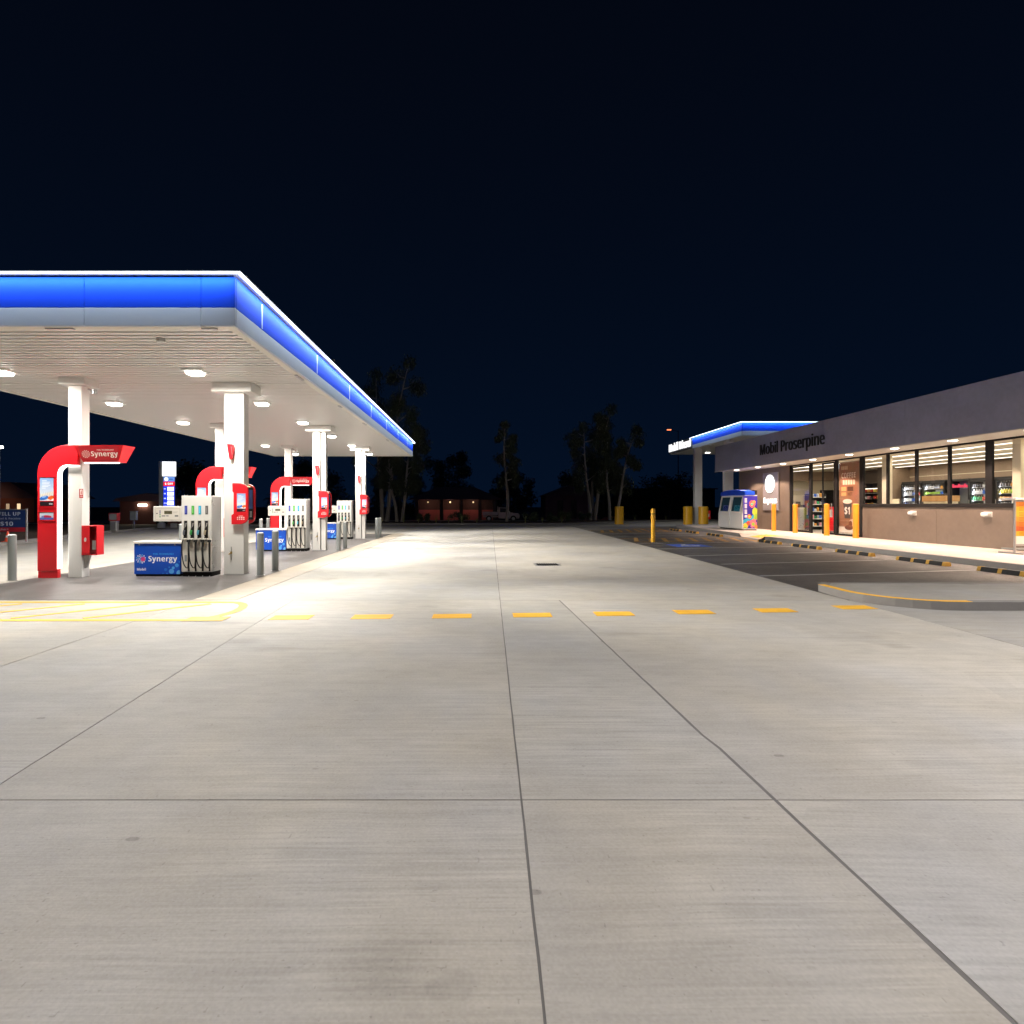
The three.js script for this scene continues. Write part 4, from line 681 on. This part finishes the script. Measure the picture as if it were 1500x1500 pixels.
// ================================================================ FAR CANOPY
{
  const X0 = 17.33, X1 = 30, Z0 = 38.3, ZB = 47.2, Z1 = 53, Y0 = 6.2, Y1 = 7.12, yb = 6.5;
  const c = thing('diesel_canopy', 'smaller blue-banded canopy behind the shop with a lit Mobil Diesel sign', 'canopy');
  part('roof_deck', bx(X0 + .06, X1, Y0 + .1, Y1 - .1, Z0 + .06, Z1 - .06), M.gap, c); part('soffit', bx(X0 + .05, X1, Y0 + .02, Y0 + .09, Z0 + .05, Z1 - .05), M.soffit, c);
  const cz = [Z0, 41.2, 44.2, ZB], cx = [X0 + .051, 20.5, 25, X1];
  for (let i = 0; i < 3; i++) { part('white_panel', bx(X0, X0 + .05, Y0, yb - .003, cz[i] + .005, cz[i + 1] - .005), M.band, c); part('blue_panel', bx(X0, X0 + .05, yb + .003, Y1 - .05, cz[i] + .005, cz[i + 1] - .005), M.blue, c); part('white_panel', bx(cx[i], cx[i + 1] - .01, Y0, yb - .003, Z0, Z0 + .05), M.band, c); part('blue_panel', bx(cx[i], cx[i + 1] - .01, yb + .003, Y1 - .05, Z0, Z0 + .05), M.blue, c); }
  part('top_capping', [bx(X0 - .13, X0 + .05, Y1 - .02, Y1, Z0 - .13, ZB), bx(X0 + .05, X1, Y1 - .02, Y1, Z0 - .13, Z0 + .05)], M.band, c);
  part('edge_light', bx(X0 - .125, X0 - .095, Y1 - .06, Y1 - .022, Z0 - .12, ZB), G.strip, c); part('edge_light', bx(X0 - .094, X1, Y1 - .06, Y1 - .022, Z0 - .125, Z0 - .095), G.strip, c);
  rect(C_STRIP, LAMP.strip, ZB - Z0, .05, [X0 - .11, Y1 - .065, (Z0 + ZB) / 2], [X0 + .25, Y1 - 1.1, (Z0 + ZB) / 2]); rect(C_STRIP, LAMP.strip, X1 - X0, .05, [(X0 + X1) / 2, Y1 - .065, Z0 - .11], [(X0 + X1) / 2, Y1 - 1.1, Z0 + .25]);
  const sp = part('sign_panel', bx(X0 - .02, X0 + .05, Y0 + .04, Y1, ZB + .02, Z1, .01), paint(.16, .16, .18, .5), c);
  const tg = letters('Mobil Diesel', fontB, 5.3, .06); tg.rotateY(FACE_LEFT).translate(X0 - .021, Y0 + .22, -(Z1 - .2)); part('lit_letters', tg, G.sign, sp);
  for (const [z, l] of [[47.4, 'far canopy column beside the thick yellow bollards'], [41.6, 'far canopy column behind the freezer']]) { const k = part('column', bx(17.62, 18.22, 0, Y0 + .021, z, z + .4, .015), M.white, c, l); part('base_plate', bx(17.55, 18.29, 0, .02, z - .08, z + .48), M.galv, k); }
  part('edge_fitting', [bx(X0 + .2, X0 + .5, Y0 - .2, Y0 + .021, 40.6, 41.0, .02)], M.white, c); part('edge_fitting', bx(X0 + .2, X0 + .35, Y0 - .1, Y0 + .021, 44.1, 44.3, .02), M.white, c);
  const t = thing('canopy_downlight', 'bright downlight under the diesel canopy', 'downlight', [20, Y0 - .02, 50.8]); part('housing', bx(-.22, .22, .012, .04, -.22, .22, .006), M.white, t); part('lamp_lens', bx(-.16, .16, -.012, .012, -.16, .16, .006), G.lamp, t); spot(C_CANOPY, LAMP.canopy * 1.3, [20, Y0 - .05, 50.8], 1.4, .3, 6);
  const t2 = thing('canopy_downlight', 'downlight under the diesel canopy hidden behind the shop fascia', 'downlight', [21, Y0 - .02, 43.5]); part('housing', bx(-.22, .22, .012, .04, -.22, .22, .006), M.white, t2); part('lamp_lens', bx(-.16, .16, -.012, .012, -.16, .16, .006), G.lamp, t2); spot(C_CANOPY, LAMP.canopy, [21, Y0 - .05, 43.5], 1.4, .3, 6);
  const f = thing('fire_cabinet', 'red fire cabinet standing beside the far canopy column', 'fire cabinet', [18.75, 0, 47.5]); part('case', bx(-.14, .14, .45, 1.15, -.12, .12, .01), M.red, f); part('post', bx(-.03, .03, 0, .45, -.03, .03), M.galv, f); part('sticker', bx(-.05, .05, .65, .9, -.124, -.12), M.whiteDull, f);
}
// ================================================================ LEFT SIDE SIGNS
{
  const t = thing('price_totem', 'tall lit price sign with white top panel and blue price rows', 'price sign', [-20.55, .1, 38.4], .18);
  part('side_post', bx(-.62, -.36, 0, 4.4, .05, .3, .01), M.grey, t); part('foot', [bx(-.7, -.3, 0, .3, .0, .34, .02), bx(.1, .45, 0, .3, .0, .34, .02)], M.galv, t);
  part('cabinet', bx(-.36, .38, .55, 4.35, .04, .3, .02), paint(.05, .06, .2, .4), t);
  part('logo_panel_light', bx(-.40, .44, 3.42, 4.38, .0, .04, .005), glow(1, 1, 1, 1.8), t);
  const p = print(256, 1024, (g, W, H) => {
    g.fillStyle = '#1430c8'; g.fillRect(0, 0, W, H); g.fillStyle = '#5a7fc0'; g.fillRect(0, 0, W, 110); g.fillStyle = '#fff'; g.beginPath(); g.arc(64, 56, 44, 0, 7); g.fill(); g.fillStyle = '#33507f'; g.fillRect(130, 44, 90, 26); g.fillStyle = '#e2202c'; g.fillRect(0, 116, W, 110); g.fillStyle = '#fff'; g.font = 'bold 70px sans-serif'; g.fillText('$', 30, 196); g.fillText('OFF', 92, 196, 130);
    const n = ['91', '95', '98', 'E10', 'D']; for (let i = 0; i < 5; i++) { const y = 250 + i * 118; g.fillStyle = '#fff'; g.fillRect(88, y, 150, 92); g.fillStyle = '#e8ecff'; g.font = 'bold 44px sans-serif'; g.fillText(n[i], 8, y + 62, 74); } g.fillStyle = '#fff'; g.fillRect(20, 900, 210, 60);
  });
  part('price_panel_light', plane(.68, 2.75, .01, 2.0, .035), std({ map: p, emissiveMap: p, emissive: lin(1, 1, 1), emissiveIntensity: 1.5, roughness: .5 }), t);
}
{
  const p = print(512, 340, (g, W, H) => { g.fillStyle = '#17366f'; g.fillRect(0, 0, W, H); g.fillStyle = '#a92231'; g.fillRect(0, 270, W, 70); g.fillStyle = '#cfd6e2'; g.textAlign = 'right'; g.font = 'bold 78px sans-serif'; g.fillText('S FILL UP', 460, 86, 300); g.font = '40px sans-serif'; g.fillText('sel & Receive', 460, 146, 290); g.font = 'bold 92px sans-serif'; g.fillText('E $10', 380, 246, 220); g.font = '40px sans-serif'; g.fillText('Voucher*', 330, 318); });
  const t = thing('banner_sign', 'blue and red banner reading FILL UP and $10 at the left edge', 'banner', [-19.08, .1, 23.6]);
  part('sheet', plane(1.9, .88, -.3, .86, -.035), std({ map: p, roughness: .6 }), t); part('backing', bx(-1.25, .65, .42, 1.3, -.03, -.01), M.grey, t); part('post', bx(.64, .70, 0, 1.36, -.03, .03, .006), M.galv, t); part('post', bx(-1.31, -1.25, 0, 1.36, -.03, .03, .006), M.galv, t); part('top_rail', bx(-1.25, .64, 1.3, 1.34, -.02, .02), M.galv, t);
  const c = thing('traffic_cone', 'small red traffic cone on the verge in front of the banner', 'traffic cone', [-18.85, .14, 23.2]); part('cone', cyl(.12, .02, .42, 0, 0, 16, .025), paint(.8, .10, .04, .5), c); part('collar', cyl(.085, .17, .28, 0, 0, 16, .058), M.white, c); part('base', bx(-.15, .15, 0, .025, -.15, .15, .006), paint(.8, .1, .04, .5), c);
  const a = thing('air_tower', 'grey air and water post with red top sign on the left verge', 'air tower', [-21.0, .1, 33.4]); part('body', bx(-.2, .2, 0, .6, -.15, .15, .06), M.galv, a); part('top_box', bx(-.25, .25, .6, 1.05, -.14, .14, .02), paint(.4, .03, .04, .5), a); part('sign_plate', bx(-.2, .2, .66, 1.0, -.146, -.14), M.grey, a);
  const b = thing('meter_post', 'grey box on a post on the left verge beside the price sign', 'utility post', [-21.9, .1, 36.8]); part('post', bx(-.04, .04, 0, .55, -.04, .04), M.galv, b); part('box', bx(-.19, .19, .55, 1.1, -.12, .12, .02), M.grey, b); part('lid', bx(-.21, .21, 1.1, 1.13, -.14, .14, .006), M.galv, b);
  const s = thing('garden_shed', 'small dark brick outbuilding with a bright lamp behind the left verge', 'outbuilding', [-26, -.05, 46]); part('wall', bx(-2.5, 2.2, 0, 2.0, 0, 3), M.brick, s); part('roof', extr([[-2.9, 1.95], [2.6, 1.95], [2.3, 2.2], [-.2, 2.6], [-2.6, 2.2]], -.3, 3.3), M.roofTile, s); part('door', bx(.4, 1.3, 0, 1.7, -.02, 0), M.black, s);
  const y = thing('wall_lamp', 'bright floodlight on the front of the brick outbuilding', 'floodlight', [-26.6, 1.5, 45.9]); part('lamp_head', bx(-.35, .35, .0, .2, -.12, -.02, .02), glow(1, .97, .8, 5), y); part('bracket', bx(-.05, .05, .05, .15, -.02, .12), M.galv, y); spot(new THREE.Color(1, .95, .75), 5, [-26.6, 1.55, 45.7], 1.1, .4, 5, [-26.6, 0, 43.5]);
  const pl = thing('yard_light', 'small bright lamp on a pole at the left edge of the view', 'pole light', [-24.5, -.05, 29.6]); part('pole', cyl(.05, 0, 4.6), M.galv, pl); part('lamp_head', bx(-.16, .16, 4.55, 4.68, -.18, .1, .02), glow(1, .95, .85, 6), pl); part('arm', bx(-.04, .04, 4.6, 4.64, .1, .2), M.galv, pl); spot(C_CANOPY, 25, [-24.5, 4.48, 29.64], 1.1, .4, 5);
}
// lit house at far left
{
  const t = thing('brick_house', 'low brick house with two narrow lit windows behind the banner', 'house', [-50, -1.3, 58]); part('wall', bx(-9, 5.5, 0, 3.6, 0, 8), M.brick, t); part('roof', extr([[-9.6, 3.6], [6.1, 3.6], [3.5, 5.2], [-7, 5.2]], -.5, 8.5), M.roofTile, t);
  for (const x of [2.9, 4.0]) { const w = part('window', bx(x - .22, x + .22, 1.9, 3.1, -.03, .0), M.dark, t); part('window_pane_lit', bx(x - .17, x + .17, 1.95, 3.05, -.036, -.03), glow(1, .7, .4, x > 3 ? 1.1 : .35), w); }
  spot(new THREE.Color(1, .5, .3), 3, [-48, 1.9, 55.3], 1.2, .5, 5, [-48, 1.2, 58]);
  const l = thing('porch_lamp', 'small porch lamp in front of the brick house', 'lamp', [-48, 1.95, 55.3]); part('lamp_bulb', new THREE.SphereGeometry(.09, 12, 8), glow(1, .6, .35, 2), l); part('stand', cyl(.03, -3.25, -.08), M.dark, l);
}
// ================================================================ BEYOND THE FAR BED: houses, truck, trees, plants
{
  const t = thing('veranda_house', 'low house with wall coloured salmon for the pink light on it, dark veranda posts and hipped roof behind the far bed', 'house', [-3.2, -1.35, 68]);
  part('wall', bx(-4.2, 5.2, 0, 2.4, 1.2, 8), M.salmon, t); part('upper_wall', bx(-4.2, 5.2, 2.4, 3.58, 1.25, 8), M.brownDark, t);
  { const y0 = 3.6, y1 = 5.2, o = [[-5.2, -.6], [6, -.6], [6, 9], [-5.2, 9]], r = [[-2, 4.2], [2.6, 4.2]], pos = [], q = (...a) => a.forEach(p => pos.push(p[0], p[1], -p[2])); const P = i => [o[i][0], y0, o[i][1]], R = i => [r[i][0], y1, r[i][1]]; q(P(0), P(1), R(1), P(0), R(1), R(0)); q(P(1), P(2), R(1)); q(P(2), P(3), R(0), P(2), R(0), R(1)); q(P(3), P(0), R(0)); q(P(0), P(2), P(1), P(0), P(3), P(2)); const g = new THREE.BufferGeometry(); g.setAttribute('position', new THREE.Float32BufferAttribute(pos, 3)); g.computeVertexNormals(); part('roof', uvm(g), M.roofTile, t); }
  for (const x of [-4.1, -1.2, 1.1, 3.3, 5]) part('veranda_post', bx(x - .2, x + .2, 0, 3.6, -.2, .1), M.brownDark, t);
  [['leftmost', -2.8, .5], ['middle', -.2, 1.6], ['rightmost', 2.5, 1.0]].forEach(([n, x, k]) => { const l = thing('veranda_lamp', `small yellowish veranda lamp on the salmon house, ${n} of three`, 'lamp', [-3.2 + x, 1.95, 67.9], 0, 'veranda lamps'); part('lamp_bulb', new THREE.SphereGeometry(.1, 12, 8), glow(1, .75, .35, k), l); part('bracket', cyl(.02, .1, .32), M.dark, l); const p = new THREE.PointLight(new THREE.Color(1, .42, .34), .9); p.position.set(-3.2 + x, 1.95, -67.9); p.castShadow = true; p.shadow.radius = 4; scene.add(p); });
  const n = thing('timber_house', 'narrow dark house with two tall windows right of the slender tree', 'house', [11.5, -1.35, 78]); part('wall', bx(-2.6, 3.4, 0, 4.2, 0, 6), paint(.22, .12, .14, .8), n); part('roof', extr([[-3, 4.2], [3.8, 4.2], [.6, 5.6]], -.4, 6.4), M.roofTile, n); for (const x of [-.6, 1.2]) { const w = part('window', bx(x - .4, x + .4, 1.2, 3.6, -.03, 0), M.black, n); part('frame', bx(x - .03, x + .03, 1.2, 3.6, -.045, -.031), M.brownDark, w); }
}
{ // pickup truck
  const t = thing('pickup_truck', 'pale pickup truck parked side-on behind the slender tree', 'pickup truck', [2.3, -.1, 61.3]), P = paint(.62, .50, .47, .35); t.scale.setScalar(.86);
  part('body', extr([[-.3, .35], [2.2, .35], [2.25, .75], [2.1, .98], [1.15, 1.08], [.62, 1.68], [-.25, 1.72], [-.3, 1.0]], -.85, .85, .05), P, t); part('tray', [bx(-2.3, -.34, .78, .86, -.85, .85), bx(-2.3, -.34, .86, 1.15, -.85, -.8), bx(-2.3, -.34, .86, 1.15, .8, .85), bx(-2.3, -2.25, .86, 1.15, -.8, .8), bx(-2.2, -.3, .5, .7, -.35, .35)], P, t);
  part('headboard', [bx(-.42, -.36, .86, 1.8, -.8, -.74), bx(-.42, -.36, .86, 1.8, .74, .8), bx(-.42, -.36, 1.74, 1.8, -.74, .74)], P, t);
  part('side_window', extr([[-.15, 1.12], [.92, 1.1], [.56, 1.58], [-.15, 1.62]], -.858, -.85), M.black, t); part('side_window', extr([[-.15, 1.12], [.92, 1.1], [.56, 1.58], [-.15, 1.62]], .85, .858), M.black, t);
  for (const [x, d] of [[1.45, -.88], [-1.5, -.88], [1.45, .66], [-1.5, .66]]) { const w = part('wheel', cyl(.36, 0, .22, 0, 0, 20).rotateX(Math.PI / 2).translate(x, .36, -d - .11), M.rubber, t); part('rim', cyl(.19, 0, .23, 0, 0, 14).rotateX(Math.PI / 2).translate(x, .36, -d - .11), M.galv, w); }
  part('bumper', bx(2.2, 2.34, .4, .62, -.8, .8, .03), M.dark, t); part('headlight', bx(2.1, 2.24, .76, .9, -.82, -.55, .02), M.glass, t); part('tail_lamp', bx(-2.34, -2.3, .88, 1.05, -.83, -.7), M.red, t);
}
{ const t = thing('parked_car', 'small reddish car half hidden among the dark trees', 'car', [17.3, -1.3, 74], .2), P = paint(.5, .09, .07, .35); part('body', extr([[-1.9, .3], [1.9, .3], [2, .7], [1.6, .92], [.9, 1.0], [.3, 1.42], [-1.0, 1.42], [-1.7, 1.0], [-2, .85]], -.8, .8, .05), P, t); part('windows', extr([[-1.3, 1.02], [.7, 1.02], [.25, 1.35], [-.95, 1.35]], -.81, -.8), M.black, t); for (const x of [-1.2, 1.25]) for (const d of [-.8, .6]) part('wheel', cyl(.32, 0, .2, 0, 0, 18).rotateX(Math.PI / 2).translate(x, .32, -d - .1), M.rubber, t); }
function limb(pts, r0, r1, n = 14, seg = 9) { // tapering round limb
  const c = new THREE.CatmullRomCurve3(pts.map(p => new THREE.Vector3(...p))), g = new THREE.TubeGeometry(c, n, 1, seg), p = g.attributes.position, v = new THREE.Vector3();
  for (let i = 0; i <= n; i++) { const q = c.getPointAt(i / n), r = r0 + (r1 - r0) * i / n; for (let j = 0; j <= seg; j++) { const k = i * (seg + 1) + j; v.fromBufferAttribute(p, k).sub(q).multiplyScalar(r * (1 + .12 * Math.sin(j * 2.3 + i))).add(q); p.setXYZ(k, v.x, v.y, v.z); } }
  g.computeVertexNormals(); return g;
}
function leaves(clumps, per, len, wid, droop) { // leaf-sized faces through the volume of the clumps
  const pos = [], v = new THREE.Vector3(), u = new THREE.Vector3(), w = new THREE.Vector3();
  for (const [x, y, z, r] of clumps) for (let i = 0; i < per; i++) {
    do v.set(rr(-1, 1), rr(-1, 1), rr(-1, 1)); while (v.lengthSq() > 1);
    v.multiplyScalar(r * (.55 + .5 * rnd())).add(u.set(x, y, z)); u.set(rr(-1, 1), rr(-1, .4) - droop, rr(-1, 1)).normalize(); w.set(rr(-1, 1), rr(-1, 1), rr(-1, 1)).cross(u).normalize().multiplyScalar(wid * rr(.7, 1.3)); u.multiplyScalar(len * rr(.6, 1.4));
    const m = v.clone().addScaledVector(u, .5), e = v.clone().add(u); pos.push(v.x, v.y, v.z, m.x + w.x, m.y + w.y, m.z + w.z, e.x, e.y, e.z, v.x, v.y, v.z, e.x, e.y, e.z, m.x - w.x, m.y - w.y, m.z - w.z);
  }
  const g = new THREE.BufferGeometry(); g.setAttribute('position', new THREE.Float32BufferAttribute(pos, 3)); g.computeVertexNormals(); return g;
}
function gum(label, x, d, h, spread, lean, stems = 1, dense = 1, mat = M.leaf, bark = M.bark, y = .08) {
  const t = thing('gum_tree', label, 'tree', [x, y, d], 0, 'trees beyond the far kerb'), clumps = [], wood = [];
  for (let s = 0; s < stems; s++) {
    const a = s / stems * 6.28 + rnd(), bx0 = stems > 1 ? Math.cos(a) * .35 : 0, bz0 = stems > 1 ? Math.sin(a) * .35 : 0, tx = bx0 + lean + (stems > 1 ? Math.cos(a) * spread * .55 : rr(-.2, .2)), tz = bz0 + (stems > 1 ? Math.sin(a) * spread * .4 : 0), H = h * (s ? rr(.72, .95) : 1), r = .10 + h * .008;
    const at = k => [bx0 + (tx - bx0) * k ** 1.4 + .12 * Math.sin(k * 7 + s), H * k, bz0 + (tz - bz0) * k];
    wood.push(limb([at(0), at(.2), at(.45), at(.7), at(.94)], r, .03));
    const nb = 9; for (let i = 0; i < nb; i++) { const k = .34 + .6 * i / nb, p = at(k), b = rnd() * 6.28, l = spread * rr(.35, .75) * (1.15 - k * .55), q = [p[0] + Math.cos(b) * l, p[1] + l * rr(.35, .9), p[2] + Math.sin(b) * l]; wood.push(limb([p, [(p[0] + q[0]) / 2, (p[1] + q[1]) / 2 - .1, (p[2] + q[2]) / 2], q], r * .38, .012, 6, 5)); clumps.push([q[0], q[1] - .15, q[2], spread * rr(.26, .42)], [q[0] + rr(-.4, .4), q[1] - rr(.4, .9), q[2] + rr(-.4, .4), spread * rr(.18, .32)]); }
    const tp = at(.97); clumps.push([tp[0], tp[1], tp[2], spread * .28]);
  }
  part('trunk', wood, bark, t); part('crown', leaves(clumps, Math.round(230 * dense), .30, .042, .9), mat, t); return t;
}
gum('slender pale-trunked gum tree standing alone in the middle of the far bed', 2.55, 53.5, 9.3, 1.75, -.1, 1, 1.2);
gum('tall two-stemmed gum tree left of the lone slender tree, nearest the canopy edge', -8.8, 53.8, 15, 3.0, .8, 2, 1.2);
gum('gum tree with forked white trunk just right of the canopy corner', -7.3, 52.8, 8.8, 2.4, .3, 2, 1.3);
gum('tall gum with three slim pale stems left of the thick yellow bollard', 11.3, 58.5, 11.6, 2.6, .2, 3, 1.1);
gum('leaning pale-stemmed gum beside the thick yellow bollard', 13.3, 58, 9.4, 2.2, 1.0, 2, 1.1);
function darkTree(label, x, d, h, w) {
  const t = thing('dark_tree', label, 'tree', [x, -1.4, d], 0, 'dark trees behind the houses'), cl = []; for (let i = 0; i < 26; i++) { const a = rnd() * 6.28, k = Math.sqrt(rnd()), y = rr(.25, .95), q = w * (1 - .75 * (y - .3) ** 2 * 1.6); cl.push([Math.cos(a) * k * q, h * y, Math.sin(a) * k * q, w * rr(.22, .38)]); }
  part('trunk', limb([[0, 0, 0], [.1, h * .3, 0], [0, h * .6, .1]], .3, .1), M.barkDark, t); part('crown', leaves(cl, 260, .34, .10, .1), M.leafDark, t);
}
darkTree('broad dark tree behind the salmon house', -4.5, 82, 10.5, 4.4); darkTree('round dark tree behind the left end of the salmon house', -11, 80, 9, 4); darkTree('dark tree left of the timber house', 5.0, 86, 8.0, 3.4); darkTree('bushy dark tree behind the small reddish car', 14.2, 82, 7.6, 3.6); darkTree('wide dark tree between timber house and gums', 18.8, 88, 8.2, 4); darkTree('dark tree behind the far canopy column', 27.5, 84, 7.2, 5); darkTree('low dark tree right of the leaning gum', 23, 92, 5.6, 3.6); darkTree('dark tree behind the rear island', -22, 76, 9, 5); darkTree('dark tree behind the price sign', -34, 70, 8, 5);
function tuft(x, d, s, label) { const t = thing('garden_plant', label, 'plant', [x, .10, d], 0, 'small plants in the far bed'); const pos = []; for (let i = 0; i < 16; i++) { const a = rnd() * 6.28, l = s * rr(.6, 1.1), dx = Math.cos(a), dz = Math.sin(a), o = l * rr(.2, .5), w = .025; pos.push(-dz * w, 0, dx * w, dz * w, 0, -dx * w, dx * o, l, dz * o); } const g = new THREE.BufferGeometry(); g.setAttribute('position', new THREE.Float32BufferAttribute(pos, 3)); g.computeVertexNormals(); part('blades', g, std({ color: lin(.22, .24, .09), roughness: .8, side: THREE.DoubleSide }), t); part('root', cyl(.05, 0, .06, 0, 0, 8), M.barkDark, t); }
const nth = ['first', 'second', 'third', 'fourth', 'fifth', 'sixth', 'seventh', 'eighth', 'ninth', 'tenth', 'eleventh', 'twelfth', 'thirteenth', 'fourteenth'];
[-8.2, -6.4, -5.2, -3.6, -2.6, -1.5, -.2, 3.9, 5.4, 6.9].forEach((x, i) => tuft(x, 48.6 + (i % 3) * .5, .55 + .25 * (i % 2), `small strappy plant in the far bed, ${nth[i]} from the left`));
[12.6, 13.6, 15.5, 19].forEach((x, i) => tuft(x, 55.2 + i * 1.3, .6, `small strappy plant behind the yellow bollards, ${nth[i]} from the left`));
function shrub(x, d, w, h, label) { const t = thing('shrub', label, 'shrub', [x, .08, d], 0, 'shrubs in the far bed'), cl = []; for (let i = 0; i < 9; i++) cl.push([rr(-w, w) * .7, rr(.25, .8) * h, rr(-.3, .3), h * rr(.25, .42)]); part('foliage', leaves(cl, 160, .10, .035, 0), M.leafDark, t); part('stem', limb([[0, 0, 0], [0, h * .3, 0], [.05, h * .6, 0]], .04, .02, 6, 6), M.barkDark, t); }
shrub(-5.0, 50.8, .8, .8, 'round dark shrub left of the salmon wall gap'); shrub(-2.2, 51.2, 1.7, .9, 'wide low shrub in front of the salmon house'); shrub(4.6, 51.6, .8, .95, 'shrub just right of the lone slender tree'); shrub(6.6, 52.4, .5, .9, 'second shrub right of the lone slender tree'); shrub(7.9, 53.4, .6, 1.0, 'third shrub right of the lone slender tree'); shrub(10.2, 55.5, .8, .9, 'shrub below the small reddish car');
{ const t = thing('street_pole', 'thin tall pole with orange lamp left of the diesel canopy', 'street light', [24, -1.4, 70]); part('pole', cyl(.07, 0, 12, 0, 0, 10, .04), M.dark, t); part('arm', rod([0, 11.9, 0], [-.9, 12.1, 0], .03), M.dark, t); part('lamp_head', bx(-1.35, -.85, 12.04, 12.14, -.1, .1, .03), G.red, t); }
{ const t = thing('lit_shopfront', 'far dark building with a row of small warm lit windows', 'building', [31.0, -1.4, 96]); part('wall', bx(-5, 8, 0, 5.6, 0, 6), M.brownDark, t); part('roof', bx(-5.3, 8.3, 5.6, 5.8, -.5, 6.4), M.roofTile, t); for (let i = 0; i < 5; i++) part('window_lit', bx(.0 + i * .36, .26 + i * .36, 4.8, 5.2, -.03, 0), glow(1, .72, .4, .7), t); }

// ================================================================ POLE LIGHTS ADDED OUT OF VIEW TO BRIGHTEN THE FOREGROUND
for (const [x, d, s, l] of [[-8.5, -2.5, 1, 'left'], [9.0, 1.8, -1, 'right'], [14.5, 5, -1, 'far right']]) {
  const t = thing('added_pole_light', `added tall pole light out of view beside the viewpoint, ${l} of the drive`, 'pole light', [x, 0, d], 0, 'added pole lights out of view'), a = s * 3;
  part('pole', cyl(.09, 0, 9, 0, 0, 14, .06), M.galv, t); part('arm', rod([0, 8.9, 0], [a, 9.1, 0], .04), M.galv, t); part('lamp_head', bx(a - .35, a + .35, 9.0, 9.12, -.2, .2, .03), M.galv, t); part('lamp_lens', bx(a - .28, a + .28, 8.975, 8.999, -.16, .16), G.lamp, t); part('foot', cyl(.2, 0, .04), M.galv, t);
  spot(new THREE.Color(1, .95, .95), LAMP.pole, [x + a, 8.92, d], 1.12, 1, 12);
}
scene.traverse(o => { if (o.isMesh) { o.castShadow = true; o.receiveShadow = true; } });
renderer.render(scene, camera);
